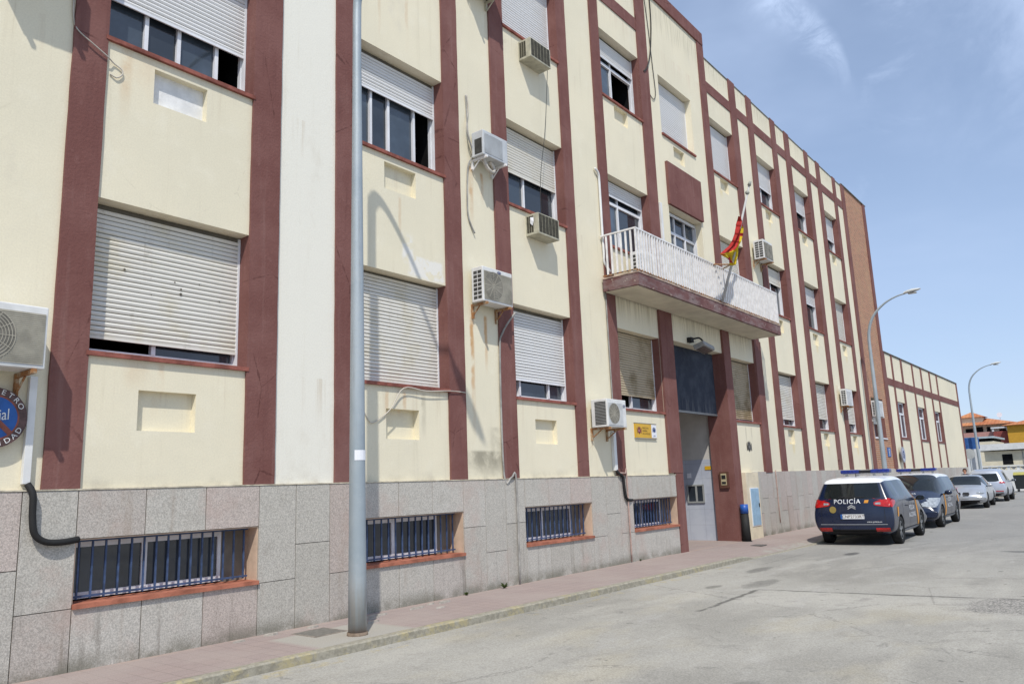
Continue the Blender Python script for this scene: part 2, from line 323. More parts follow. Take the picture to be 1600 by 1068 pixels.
# ------------------------------------------------------------------ mesh helpers
class MB:
    def __init__(s): s.v=[]; s.f=[]; s.mi=[]; s.tint=[]
    def add(s,vs,fs,mi=0,tint=None):
        o=len(s.v); s.v+= [tuple(p) for p in vs]
        for f in fs: s.f.append([i+o for i in f]); s.mi.append(mi); s.tint.append(tint)
        return s
    def quad(s,a,b,c,d,mi=0,tint=None): return s.add([a,b,c,d],[(0,1,2,3)],mi,tint)
    def box(s,x0,x1,y0,y1,z0,z1,mi=0,tint=None):
        vs=[(x0,y0,z0),(x1,y0,z0),(x1,y1,z0),(x0,y1,z0),(x0,y0,z1),(x1,y0,z1),(x1,y1,z1),(x0,y1,z1)]
        return s.add(vs,[(0,3,2,1),(4,5,6,7),(0,1,5,4),(1,2,6,5),(2,3,7,6),(3,0,4,7)],mi,tint)
    def obox(s,c,size,mat3,mi=0): # oriented box
        vs=[]
        for sx,sy,sz in [(-1,-1,-1),(1,-1,-1),(1,1,-1),(-1,1,-1),(-1,-1,1),(1,-1,1),(1,1,1),(-1,1,1)]:
            vs.append(Vector(c)+mat3@Vector((sx*size[0]/2,sy*size[1]/2,sz*size[2]/2)))
        return s.add(vs,[(0,3,2,1),(4,5,6,7),(0,1,5,4),(1,2,6,5),(2,3,7,6),(3,0,4,7)],mi)
    def cyl(s,p0,p1,r0,r1=None,n=16,mi=0,caps=True):
        r1=r0 if r1 is None else r1
        p0=Vector(p0);p1=Vector(p1); d=(p1-p0).normalized(); a=d.orthogonal().normalized(); b=d.cross(a)
        vs=[p0+(a*math.cos(t)+b*math.sin(t))*r0 for t in [2*PI*i/n for i in range(n)]]+[p1+(a*math.cos(t)+b*math.sin(t))*r1 for t in [2*PI*i/n for i in range(n)]]
        fs=[(i,(i+1)%n,n+(i+1)%n,n+i) for i in range(n)]
        if caps: fs+=[tuple(range(n-1,-1,-1)),tuple(range(n,2*n))]
        return s.add(vs,fs,mi)
    def tube(s,pts,r,n=8,mi=0):
        pts=[Vector(p) for p in pts]; rs=r if isinstance(r,(list,tuple)) else [r]*len(pts)
        vs=[];fs=[]; prev=None
        for i,p in enumerate(pts):
            d=(pts[min(i+1,len(pts)-1)]-pts[max(i-1,0)]).normalized()
            a=d.orthogonal().normalized() if prev is None else (prev-d*prev.dot(d)).normalized()
            prev=a; b=d.cross(a)
            vs+=[p+(a*math.cos(2*PI*k/n)+b*math.sin(2*PI*k/n))*rs[i] for k in range(n)]
        for i in range(len(pts)-1):
            for k in range(n): fs.append((i*n+k,i*n+(k+1)%n,(i+1)*n+(k+1)%n,(i+1)*n+k))
        fs+=[tuple(range(n-1,-1,-1)),tuple(range((len(pts)-1)*n,len(pts)*n))]
        return s.add(vs,fs,mi)
    def disc(s,c,r,axis='y',n=24,mi=0,r0=0,sz=1.0):
        def P(t,q):
            if axis=='y': return (c[0]+q*math.cos(t),c[1],c[2]+q*math.sin(t)*sz)
            if axis=='x': return (c[0],c[1]+q*math.cos(t),c[2]+q*math.sin(t)*sz)
            return (c[0]+q*math.cos(t),c[1]+q*math.sin(t),c[2])
        ts=[2*PI*i/n for i in range(n)]
        if r0: return s.add([P(t,r) for t in ts]+[P(t,r0) for t in ts],[(i,(i+1)%n,n+(i+1)%n,n+i) for i in range(n)],mi)
        return s.add([P(t,r) for t in ts],[tuple(range(n))],mi)
    def build(s,name,mats,parent=None,smooth=False,bevel=0):
        if not isinstance(mats,(list,tuple)): mats=[mats]
        me=bpy.data.meshes.new(name); org=WL(parent) if parent else Vector((0,0,0))
        me.from_pydata([tuple(Vector(v)-org) for v in s.v],[],s.f)
        for m in mats: me.materials.append(m)
        for p,mi in zip(me.polygons,s.mi): p.material_index=mi; p.use_smooth=smooth
        if any(t is not None for t in s.tint):
            ca=me.color_attributes.new('tint','FLOAT_COLOR','CORNER')
            for p,t in zip(me.polygons,s.tint):
                for li in p.loop_indices: ca.data[li].color=(*(t or (.3,.3,.3)),1)
        me.update()
        o=bpy.data.objects.new(name,me); COL.objects.link(o)
        if parent: o.parent=parent
        if bevel:
            b=o.modifiers.new('bevel','BEVEL'); b.width=bevel; b.segments=2; b.limit_method='ANGLE'
        return o
def WL(o):
    v=Vector((0,0,0))
    while o: v+=o.location; o=o.parent
    return v
def tag(o,label=None,cat=None,group=None,kind=None):
    if label: o['label']=label
    if cat: o['category']=cat
    if group: o['group']=group
    if kind: o['kind']=kind
    return o
def empty(name,loc,label,cat,group=None):
    o=bpy.data.objects.new(name,None); COL.objects.link(o); o.location=loc; o.empty_display_size=.2
    return tag(o,label,cat,group)
def copy_tree(o,parent=None):
    c=o.copy(); COL.objects.link(c); c.parent=parent
    for ch in list(o.children): copy_tree(ch,c)
    return c
FONT=None
def text_mb(mb,string,size,fn,mi=0,align='CENTER',extr=0,spacing=1.0):
    """append flat text to mb; fn maps (u,v) text coordinates to a 3-D point"""
    cu=bpy.data.curves.new('lettering','FONT'); cu.body=string; cu.size=size; cu.align_x=align; cu.align_y='CENTER'; cu.resolution_u=3; cu.space_character=spacing
    ob=bpy.data.objects.new('lettering',cu); COL.objects.link(ob); bpy.context.view_layer.update()
    me=bpy.data.meshes.new_from_object(ob.evaluated_get(bpy.context.evaluated_depsgraph_get()))
    mb.add([fn(v.co.x,v.co.y) for v in me.vertices],[list(p.vertices) for p in me.polygons],mi)
    bpy.data.objects.remove(ob); bpy.data.curves.remove(cu); bpy.data.meshes.remove(me)
def smooth_pts(pts,n=6):
    P=[Vector(p) for p in pts]; out=[]
    for i in range(len(P)-1):
        a=P[max(i-1,0)];b=P[i];c=P[i+1];d=P[min(i+2,len(P)-1)]
        for k in range(n):
            t=k/n; out.append(.5*((2*b)+(c-a)*t+(2*a-5*b+4*c-d)*t*t+(3*b-a-3*c+d)*t**3))
    out.append(P[-1]); return out
# ------------------------------------------------------------------ camera, light, sky
cam=bpy.data.cameras.new('camera'); co=bpy.data.objects.new('camera',cam); COL.objects.link(co); scene.camera=co
R_=Vector((0.62275689,-0.78152776,-0.03725873)); U_=Vector((-0.12072466,-0.14303061,0.98232775)); F_=Vector((0.77304555,0.60725332,0.18342297))
co.matrix_world=Matrix(((R_.x,U_.x,-F_.x,0),(R_.y,U_.y,-F_.y,-8.4),(R_.z,U_.z,-F_.z,1.6),(0,0,0,1)))
cam.sensor_width=36; cam.lens=1212.21*36/1600; cam.clip_end=3000
sd=Vector((-1.1,-1.0,1.95)).normalized()
sun=bpy.data.lights.new('sun','SUN'); so=bpy.data.objects.new('sun',sun); COL.objects.link(so)
so.rotation_euler=sd.to_track_quat('Z','Y').to_euler(); so.location=(-20,-30,40)
sun.energy=3.85; sun.angle=math.radians(.7); sun.color=(1.,.955,.88)
w=bpy.data.worlds.new('World'); scene.world=w; w.use_nodes=True; nt=w.node_tree; nt.nodes.clear()
out=nt.nodes.new('ShaderNodeOutputWorld'); bg=nt.nodes.new('ShaderNodeBackground'); sky=nt.nodes.new('ShaderNodeTexSky')
sky.sky_type='NISHITA'; sky.sun_disc=False; sky.sun_elevation=math.asin(sd.z); sky.sun_rotation=math.atan2(sd.x,sd.y); sky.air_density=1.0; sky.dust_density=.5; sky.ozone_density=3.0
tc=nt.nodes.new('ShaderNodeTexCoord')
def wmap(scale,rot,loc=(0,0,0)):
    mp=nt.nodes.new('ShaderNodeMapping'); mp.inputs['Scale'].default_value=scale; mp.inputs['Rotation'].default_value=rot; mp.inputs['Location'].default_value=loc
    nt.links.new(tc.outputs['Generated'],mp.inputs[0]); return mp.outputs[0]
def wnoise(vec,sc,det,ro,dist=0):
    n=nt.nodes.new('ShaderNodeTexNoise'); n.inputs['Scale'].default_value=sc; n.inputs['Detail'].default_value=det; n.inputs['Roughness'].default_value=ro; n.inputs['Distortion'].default_value=dist
    nt.links.new(vec,n.inputs['Vector']); return V(nt,n.outputs[0])
haze_v=wnoise(wmap((1.2,1.2,3.5),(0,.3,.6)),1.3,5,.55,.3).rng(.35,.8)
wisp=wnoise(wmap((1.0,2.6,4.2),(.5,.2,.9)),2.2,9,.62,.9).rng(.54,.80)
sep=nt.nodes.new('ShaderNodeSeparateXYZ'); nt.links.new(tc.outputs['Generated'],sep.inputs[0]); zz=V(nt,sep.outputs[2])
cx=V(nt,sep.outputs[0]); cy=V(nt,sep.outputs[1])
# one hooked cirrus plume high over the roofs
az=cy._m('ARCTAN2',cx); el=zz._m('ARCSINE')
wob=(wnoise(wmap((1,1,1),(0,0,0)),9,7,.68,.5)-.5)
arc=el-((az-.212).max(0.0)._m('SQRT')*.42+.440)+wob*.035
tex=wnoise(wmap((1,1.6,2.4),(0,.4,.3)),11,8,.7,.8).rng(.30,.72)
plume=arc.rng(-.055,.0)*arc.rng(.028,.0)*az.rng(.205,.235)*az.rng(.36,.29)*tex*el.rng(.40,.47)
veil=az.rng(.20,-.02)*el.rng(.20,.5)*wnoise(wmap((1.4,2.2,3.2),(.3,.2,.5)),3,8,.62,.5).rng(.32,.68)
cl=haze_v*.45+wisp*.40+.34
cl=(cl+zz.rng(.50,.0)*.30+veil*.55+plume*.6).min(1.0)
mx=nt.nodes.new('ShaderNodeMix'); mx.data_type='RGBA'; nt.links.new(cl.k,mx.inputs[0]); nt.links.new(sky.outputs[0],mx.inputs[6]); mx.inputs[7].default_value=(4.2,5.25,7.3,1)
nt.links.new(mx.outputs[2],bg.inputs[0]); bg.inputs[1].default_value=.135; nt.links.new(bg.outputs[0],out.inputs[0])
scene.view_settings.view_transform='Standard'; scene.view_settings.look='None'; scene.view_settings.exposure=0.0; scene.view_settings.gamma=1
scene.render.engine='CYCLES'
# ------------------------------------------------------------------ ground
RZ=-.09
def kerb_y(x): return -1.47-.025*(x-4.6) if x<17 else max(-1.78-.03*(x-17),-1.95)
def kerb_z(x):
    if x<16.0: return 0.0
    if x<16.6: return -.08*(x-16.0)/.6
    if x<20.2: return -.08
    if x<21.0: return -.08*(21.0-x)/.8
    return 0.0
g=MB(); g.quad((-400,-400,RZ),(700,-400,RZ),(700,500,RZ),(-400,500,RZ)); tag(g.build('road',ROAD),kind='structure')
xs=[-30]+[-8+i*.5 for i in range(0,61)]+[23+i*2 for i in range(0,20)]
s_=MB()
for a,b in zip(xs,xs[1:]):
    for r0,r1 in ((0,.45),(.45,.8),(.8,1)):
        def P(x,r):
            yb=.3; yf=kerb_y(x)+.13; return (x,yb+(yf-yb)*r,kerb_z(x)*max(0,(r-.25)/.75))
        s_.quad(P(a,r0),P(a,r1),P(b,r1),P(b,r0))
s_.quad((16.5,.299,0.001),(20.4,.299,0.001),(20.4,3.2,.001),(16.5,3.2,.001))
tag(s_.build('pavement',PAVE),kind='structure')
k=MB()
for a,b in zip(xs,xs[1:]):
    n=max(1,int((b-a)/.5)); 
    for i in range(n):
        x0=a+(b-a)*i/n; x1=a+(b-a)*(i+1)/n
        j0,j1=random.uniform(-.008,.008),0
        for (q0,q1) in (((0,.13,.0),(0,.018,.004)),((0,.018,.004),(0,0,-.012)),((0,0,-.012),(0,-.006,-.2))):
            def K(x,q,first): 
                zt=kerb_z(x); return (x,kerb_y(x)+q[1]+(.006*math.sin(x*9)+.004*math.sin(x*23)),zt+q[2])
            k.quad(K(x0,q0,0),K(x0,q1,0),K(x1,q1,0),K(x1,q0,0))
tag(k.build('kerb',KERB),kind='structure')
mh=empty('manhole_cover',(6.08,-.575,0),'square steel manhole cover in the pavement beside the near lamp post','manhole cover')
b=MB(); b.box(5.88,6.28,-.77,-.38,-.02,.006); b.build('cover_plate',plain('worn_steel_plate',(.16,.15,.13),.6,.4,var=.2,scale=20,bump=.004,fine=90),mh)
b=MB()
for (x0,x1,y0,y1) in ((5.84,5.88,-.81,-.34),(6.28,6.32,-.81,-.34),(5.88,6.28,-.81,-.77),(5.88,6.28,-.38,-.34)): b.box(x0,x1,y0,y1,-.02,.004)
b.build('frame',plain('rusted_manhole_frame',(.22,.19,.16),.7,.3,var=.3,scale=12),mh)
mh2=MB(); mh2.box(18.9,19.25,-1.0,-.72,-.04,-.018); tag(mh2.build('drain_cover',plain('dull_iron_cover',(.11,.10,.09),.6,.4,var=.2)),'small iron drain cover in the pavement in front of the entrance','drain cover')
# ------------------------------------------------------------------ main building
PITCH=3.609
s1,l1,s2,l2,s3,l3=3.16,4.86,6.76,8.46,10.40,12.10
PL=1.73; TOP=13.95; TT=14.67
B=empty('police_station',(14.3,6.0,0),'three storey cream police station with maroon pilasters, roller shutters and a front balcony','building')
W_CR,W_MA,W_DK,W_WH=0,1,2,3
def holed_wall(mb,x0,x1,z0,z1,y,holes,mi=0):
    hs=[h for h in holes if h['x'][1]>x0 and h['x'][0]<x1]
    X=sorted({x0,x1}|{round(min(max(v,x0),x1),4) for h in hs for v in h['x']})
    Z=sorted({z0,z1}|{round(min(max(v,z0),z1),4) for h in hs for v in h['z']})
    for a,b_ in zip(X,X[1:]):
        for c,d in zip(Z,Z[1:]):
            mx_,mz=(a+b_)/2,(c+d)/2
            if any(h['x'][0]<mx_<h['x'][1] and h['z'][0]<mz<h['z'][1] for h in hs): continue
            mb.quad((a,y,c),(b_,y,c),(b_,y,d),(a,y,d),mi)
    for h in hs:
        a,b_=h['x'];c,d=h['z'];D=h['d']; sd_=h.get('side',mi); y1=y+D
        segs=[(y,min(y1,y+.34),sd_,h.get('top',mi))]+([(y+.34,y1,W_DK,W_DK)] if D>.34 else [])
        for ya,yb,ms,mt in segs:
            mb.quad((a,ya,c),(a,ya,d),(a,yb,d),(a,yb,c),ms)
            mb.quad((b_,ya,c),(b_,yb,c),(b_,yb,d),(b_,ya,d),ms)
            mb.quad((a,ya,d),(b_,ya,d),(b_,yb,d),(a,yb,d),mt)
            if not h.get('nobottom'): mb.quad((a,ya,c),(a,yb,c),(b_,yb,c),(b_,ya,c),mt)
        if not h.get('noback'): mb.quad((a,y1,c),(b_,y1,c),(b_,y1,d),(a,y1,d),h.get('back',mi))
WIN=[] # (x0,x1,z0,z1,shutter bottom, shutter mat, mullions, open gap index, label)
def win(x0,x1,z0,z1,sb,sm,mull=(),openg=None,tr=None,label=None): WIN.append((x0,x1,z0,z1,sb,sm,mull,openg,tr,label))
Y=.24
O,N_,MD,DT=SHUT_OLD,SHUT_NEW,SHUT_MID,SHUT_DIRTY
for kk in (-3,-2,-1):
    x0=3.51+kk*PITCH
    win(x0,x0+1.863,s1,l1,3.5,O,(x0+.8,)); win(x0,x0+1.863,s2,l2,7.3,N_,(x0+.6,x0+1.2)); win(x0,x0+1.863,s3,l3,10.9,N_,(x0+.9,))
x0=3.51
win(x0,x0+1.863,s1,l1,3.375,O,(x0+.82,),0); win(x0,x0+1.863,s2,l2,7.40,N_,(4.06,4.47,4.98),3); win(x0,x0+1.863,s3,l3,10.8,N_,(4.2,4.8))
x0=7.12
win(x0,x0+1.88,s1,l1,3.235,O,(8.05,),1); win(x0,x0+1.88,s2,l2,7.85,N_,(7.62,7.99,8.56),3); win(x0,x0+1.88,s3,l3,11.2,N_,(8.0,))
x0=10.72
win(x0,x0+1.87,s1,l1,3.535,N_,(11.18,12.08),0); win(x0,x0+1.87,s2,l2,7.545,MD,(11.54,),None); win(x0,x0+1.87,s3,l3,10.46,N_,(11.6,))
x0=14.35
win(x0,16.29,s1,l1+.05,3.52,DT,(15.25,),0); win(x0,x0+1.9,s2,l2,8.10,N_,(15.17,),None,7.93); win(x0,x0+1.9,s3,l3,11.60,N_,(15.24,),1,11.46)
win(17.31,19.24,s3+.06,l3+.02,s3+.1,N_,(18.3,)); win(17.37,19.30,5.90,8.50,8.42,N_,(18.1,18.7),None,7.95)
x0=20.40
win(x0,22.17,s1,l1+.05,3.28,DT,(21.3,)); win(x0,22.17,s2,l2,6.95,MD,(21.3,)); win(x0,22.17,s3,l3,10.50,N_,(21.3,))
SB={1:((3.43,O),(7.90,MD),(11.20,N_)),2:((3.60,MD),(7.79,N_),(11.31,N_)),3:((3.57,MD),(6.84,MD),(11.10,N_))}
for kk in (1,2,3):
    x0=20.46+kk*3.60; x1=x0+1.72; 
    for (z0,z1),(sb,sm) in zip(((s1,l1),(s2,l2),(s3,l3)),SB[kk]): win(x0,x1,z0,z1,sb,sm,(x0+.86,),None,None)
holes=[dict(x=(a[0],a[1]),z=(a[2],a[3]),d=.95,side=W_MA,back=W_DK) for a in WIN]
for h in holes:
    if 17.2<h['x'][0]<17.5: h['side']=W_CR
def niche(x,z0,z1,d=.10,back=W_CR,wd=.67): holes.append(dict(x=(x,x+wd),z=(z0,z1),d=d,back=back))
for kk in range(-3,4):
    x=3.51+kk*PITCH+.56
    if kk<3: niche(x,2.35,2.79,.13 if kk==1 else .09)
    if kk!=2 and kk<3: niche(x,6.17,6.60,.10,W_WH if kk==0 else W_CR)
    if kk<2 or kk==3: niche(x,9.93,10.32,.10,wd=.62)
for kk in range(0,4):
    x=20.46+kk*3.60+.44
    if kk: niche(x,2.60,3.04,.1,wd=.58); niche(x,6.19,6.60,.1,wd=.6)
    niche(x,9.93,10.32,.1,wd=.58)
niche(17.92,9.9,10.30,.1,wd=.63)
holes.append(dict(x=(16.93,19.92),z=(PL,4.955),d=.30,side=W_MA,noback=True,nobottom=True))
wl=MB()
holed_wall(wl,-8,16.6,PL,TOP,0,holes); holed_wall(wl,16.6,20.25,PL,TT,0,holes); holed_wall(wl,20.25,34.6,PL,TOP,0,holes)
# returns, roof, rear
wl.quad((20.25,0,TOP),(20.25,9,TOP),(20.25,9,TT),(20.25,0,TT)); wl.quad((16.6,0,TOP),(16.6,0,TT),(16.6,9,TT),(16.6,9,TOP))
wl.quad((16.6,0,TT),(20.25,0,TT),(20.25,9,TT),(16.6,9,TT)); wl.quad((16.6,9,TOP),(16.6,9,TT),(20.25,9,TT),(20.25,9,TOP))
wl.quad((-8,0,0),(-8,0,TOP),(-8,12,TOP),(-8,12,0)); wl.quad((-8,12,0),(-8,12,TOP),(38,12,TOP),(38,12,0)); wl.quad((38.0,.3,0),(38.0,12,0),(38.0,12,TOP),(38.0,.3,TOP))
wl.quad((-8,0,TOP),(16.6,0,TOP),(16.6,.25,TOP),(-8,.25,TOP)); wl.quad((20.25,0,TOP),(38,0,TOP),(38,.25,TOP),(20.25,.25,TOP))
wl.quad((-8,.25,TOP),(38,.25,TOP),(38,.25,13.2),(-8,.25,13.2))
WHITEPL=plain('whitewashed_plaster',(.74,.74,.73),.9,.15,var=.1,scale=6,bump=.006)
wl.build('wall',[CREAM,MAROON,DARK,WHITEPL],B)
r=MB(); r.quad((-8,.25,13.2),(38,.25,13.2),(38,12,13.2),(-8,12,13.2)); r.build('roof',ROOFG,B)
cp=MB()
cp.box(-8,16.2,-.02,.27,TOP+.003,TOP+.035); cp.box(20.36,34.2,-.02,.27,TOP+.003,TOP+.035); cp.box(34.25,38.15,-.06,.27,14.03,14.065); cp.build('coping',COPING,B)
# pilasters
PIL=[(-.45,-.099),(1.764,2.17),(3.16,3.51),(5.373,5.79),(6.735,7.12),(9.0,9.385),(10.31,10.72),(12.59,12.94),(13.99,14.35),(23.60,24.06),(22.17,22.66),(25.78,26.23),(27.16,27.66),(29.38,29.82),(30.79,31.26),(32.98,33.38)]
def rib(a,b_,yf,z0,z1,yb=-.0005,amp=.006):
    p=MB(); n=int((z1-z0)/.22); wx=[(random.uniform(0,amp),random.uniform(0,amp)) for _ in range(n+1)]
    L=[(a-wx[i][0],b_+wx[i][1],z0+(z1-z0)*i/n) for i in range(n+1)]
    for (a0,b0,c0),(a1,b1,c1) in zip(L,L[1:]):
        p.quad((a0,yf,c0),(b0,yf,c0),(b1,yf,c1),(a1,yf,c1)); p.quad((a0,yb,c0),(a0,yf,c0),(a1,yf,c1),(a1,yb,c1)); p.quad((b0,yf,c0),(b0,yb,c0),(b1,yb,c1),(b1,yf,c1))
    a0,b0,c0=L[-1]; p.quad((a0,yf,c0),(b0,yf,c0),(b0,yb,c0),(a0,yb,c0)); a0,b0,c0=L[0]; p.quad((a0,yb,c0),(b0,yb,c0),(b0,yf,c0),(a0,yf,c0))
    return p.build('pilaster',MAROON,B)
for a,b_ in PIL+[(-2.0,-1.6),(-4.05,-3.7)]: rib(a,b_,-.035,PL+.004,TOP+.06)
p=MB(); p.box(16.25,16.75,-.035,-.0005,5.88,TT-.36); p.build('pilaster',MAROON,B)
p=MB(); p.box(19.99,20.40,-.035,-.0005,5.88,TT-.36); p.build('pilaster',MAROON,B)
p=MB(); p.box(34.2,34.66,-.045,.06,PL+.004,TOP+.07); p.build('pilaster',MAROON,B)
# bands between pilasters
bd=MB(); bd.box(-8,16.3,-.024,.03,12.87,13.20); bd.box(20.33,34.2,-.024,.03,12.87,13.20); bd.build('string_course',MAROON,B)
bd=MB(); bd.box(16.24,20.38,-.05,.35,TT-.36,TT+.03); bd.build('parapet_band',MAROON,B)
# maroon panel above the balcony door
bd=MB(); bd.box(17.34,19.33,-.07,.30,8.53,9.69); bd.build('maroon_panel',MAROON,B)
# sills
def sill(x0,x1,z,m=SILLM,y0=-.045,parent=B):
    q=MB(); q.box(x0-.02,x1+.02,y0,.30,z-.045,z+.004); return q.build('sill',m,parent)
def shutter_mb(x0,x1,zt,zb,y):
    q=MB(); pitch=.055; n=int((zt-zb)/pitch)
    for i in range(n):
        z0=zb+i*pitch+random.uniform(-.0015,.0015); z1=z0+pitch-.004-random.uniform(0,.002)
        prof=[(y+.006,z0),(y-.006,z0+.006),(y-.012,(z0+z1)/2),(y-.006,z1-.006),(y+.006,z1)]
        vs=[(x,a,b_) for x in (x0,x1) for a,b_ in prof]; m=len(prof)
        q.add(vs,[(j,j+1,m+j+1,m+j) for j in range(m-1)])
    q.quad((x0,y+.0075,zb),(x1,y+.0075,zb),(x1,y+.0075,zt),(x0,y+.0075,zt),1)
    q.box(x0,x1,y-.014,y+.006,zb-.035,zb-.002,2)
    return q
SHGAP=plain('shutter_joint_shadow_gap',(.12,.11,.09),.9,.1,var=.2)
LADDER={}
for (x0,x1,z0,z1,sb,sm,mull,og,tr,label) in WIN:
    rv=Y; f=MB(); t=.042; ya,yb=rv,rv+.06
    f.box(x0+.005,x0+t,ya,yb,z0+.01,z1-.01); f.box(x1-t,x1-.005,ya,yb,z0+.01,z1-.01)
    f.box(x0+t,x1-t,ya+.002,yb,z0+.01,z0+.075); f.box(x0+t,x1-t,ya+.002,yb,z1-.07,z1-.01)
    cuts=[x0+t]+list(mull)+[x1-t]
    for m_ in mull: f.box(m_-.024,m_+.024,ya-.006,yb,z0+.075,z1-.07)
    if tr: f.box(x0+t,x1-t,ya-.004,yb-.004,tr-.03,tr+.04)
    if x0<40: # side guide of the roller shutter
        f.box(x0+.003,x0+.03,ya-.06,ya,z0+.03,z1-.02); f.box(x1-.03,x1-.003,ya-.06,ya,z0+.03,z1-.02)
    fr=f.build('window',WHITE_AL,B)
    sill(x0,x1,z0,parent=fr)
    sq=shutter_mb(x0+.012,x1-.012,z1-.012,sb,Y-.045)
    if abs(x0-3.51)<.01 and z0==s1:
        for hx,hz,hr in ((3.93,4.16,.014),(4.52,4.12,.010),(4.60,4.05,.013),(4.60,3.99,.017),(4.83,4.15,.008),(5.10,3.98,.009),(4.25,3.92,.008)): sq.disc((hx,Y-.062,hz),hr,n=9,mi=1)
    sq.build('shutter',[sm,SHGAP,WHITE_AL if sm is N_ else sm],fr)
    for i,(a,b_) in enumerate(zip(cuts,cuts[1:])):
        if og==i: continue
        g=MB(); g.box(a+.01,b_-.01,yb-.022,yb-.014,z0+.07,z1-.06); g.build('pane',GLASS if i%2 else BLUEGLASS,fr)
# ---------------- plinth: separate granite slabs with open joints, windows with blue grilles
random.seed(3)
PW=[(3.50+3.609*kk,5.58+3.609*kk) for kk in (-3,-2,-1,0)]+[(7.17,9.25),(10.83,12.95),(14.53,16.56-.02)]
wz0,wz1=.625,1.25
pb=MB(); holed_wall(pb,-8,16.59,0,PL-.012,.0,[dict(x=w_,z=(wz0,wz1),d=.9,back=W_DK) for w_ in PW],0)
pb.quad((20.3,0,0),(56.8,0,0),(56.8,0,PL),(20.3,0,PL))
pb.build('plinth_backing',[MORTAR,CREAM,DARK],B)
sl=MB()
def slab(x0,x1,z0,z1):
    g_=.005; v_=random.uniform(-.025,.03); pk=random.random()
    t=(.455+v_,.43+v_,.38+v_) if pk<.66 else ((.45+v_,.41+v_,.365+v_) if pk<.88 else (.455+v_,.39+v_,.345+v_))
    sl.box(x0+g_,x1-g_,-.045,-.003,z0+g_,z1-g_*.6,0,t)
for i,(a,b_) in enumerate(PW):
    w3=(b_-a)/3
    for j in range(3):
        slab(a+j*w3,a+(j+1)*w3,wz1,PL); slab(a+j*w3,a+(j+1)*w3,-.02,wz0-.0)
    nx=PW[i+1][0] if i+1<len(PW) else None
    if nx is None: continue
    g0=b_; cols=[g0+(nx-g0)*q/3 for q in range(4)]
    spl=[(.59,1.0,.59),(1.0,.58,1.0)][i%2] if i!=3 else (.59,1.0,.59)
    if i==4: spl=(1.0,.58,1.0)
    if i==5: spl=(.59,1.0,.59)
    for q in range(3): slab(cols[q],cols[q+1],-.02,spl[q]); slab(cols[q],cols[q+1],spl[q],PL)
slab(-8,PW[0][0]+.0,-.02,PL)
sl.build('plinth',GRANITE,B); sl=MB()
x=21.27; q=0
while x<56.7:
    wd=.46+.1*random.random(); wd=min(wd,56.8-x)
    zz_=(.62,1.02,.60,1.0)[q%4]; slab(x,x+wd,-.03,zz_); slab(x,x+wd,zz_,PL+.035); x+=wd; q+=1
pl=sl.build('plinth',GRANITE,B)
ledge=MB(); ledge.box(-8,16.58,-.052,.0,PL+.001,PL+.016); ledge.build('plinth_ledge',plain('rough_render_edge',(.50,.45,.35),.95,.1,var=.3,scale=9,bump=.01),B)
SURR=plain('pinkish_cream_render',(.56,.42,.31),.9,.15,var=.15,scale=4,bump=.005)
for (a,b_) in PW:
    f=MB(); y0=.24; t=.045
    fx0,fx1=a+.06,b_-.32; mz0,mz1=wz0+.02,wz1-.03; mm=a+.84
    f.box(fx0,fx0+t,y0,y0+.05,mz0,mz1); f.box(fx1-t,fx1,y0,y0+.05,mz0,mz1); f.box(mm-.03,mm+.03,y0-.005,y0+.05,mz0+t,mz1-t)
    f.box(fx0+t,fx1-t,y0,y0+.05,mz0,mz0+t*1.4); f.box(fx0+t,fx1-t,y0,y0+.05,mz1-t*1.4,mz1)
    f.box(a+.001,fx0,y0+.01,y0+.04,wz0,wz1,1); f.box(fx1,b_-.001,y0+.012,y0+.04,wz0,wz1,1)
    # reveal lining
    f.box(b_-.012,b_-.001,-.03,y0+.01,wz0,wz1-.001,2); f.box(a+.001,a+.012,-.03,y0+.01,wz0,wz1-.001,2); f.box(a+.012,b_-.012,-.03,y0+.01,wz1-.012,wz1-.001,2)
    fo=f.build('basement_window',[WHITE_AL,plain('grey_board',(.20,.18,.15),.8,.2,var=.2),SURR],B)
    for (c,d) in ((fx0+t,mm-.03),(mm+.03,fx1-t)):
        g=MB(); g.box(c,d,y0+.02,y0+.03,mz0+t,mz1-t); g.build('pane',GLASS,fo)
    g=MB(); g.box(a+.003,b_+.0,-.075,y0+.02,wz0-.042,wz0+.003); g.build('sill',TERRA,fo)
    gr=MB(); n=15; yy=.11
    for i in range(n):
        xx=a+.10+(b_-.10-a-.10)*i/(n-1); gr.box(xx-.009,xx+.009,yy-.009,yy+.009,wz0+.03,wz1-.015)
    gr.box(a+.06,b_-.05,yy-.011,yy+.011,wz0+.045,wz0+.065); gr.box(a+.06,b_-.05,yy-.011,yy+.011,wz1-.035,wz1-.015)
    gr.build('window_grille',BLUEBAR,fo)
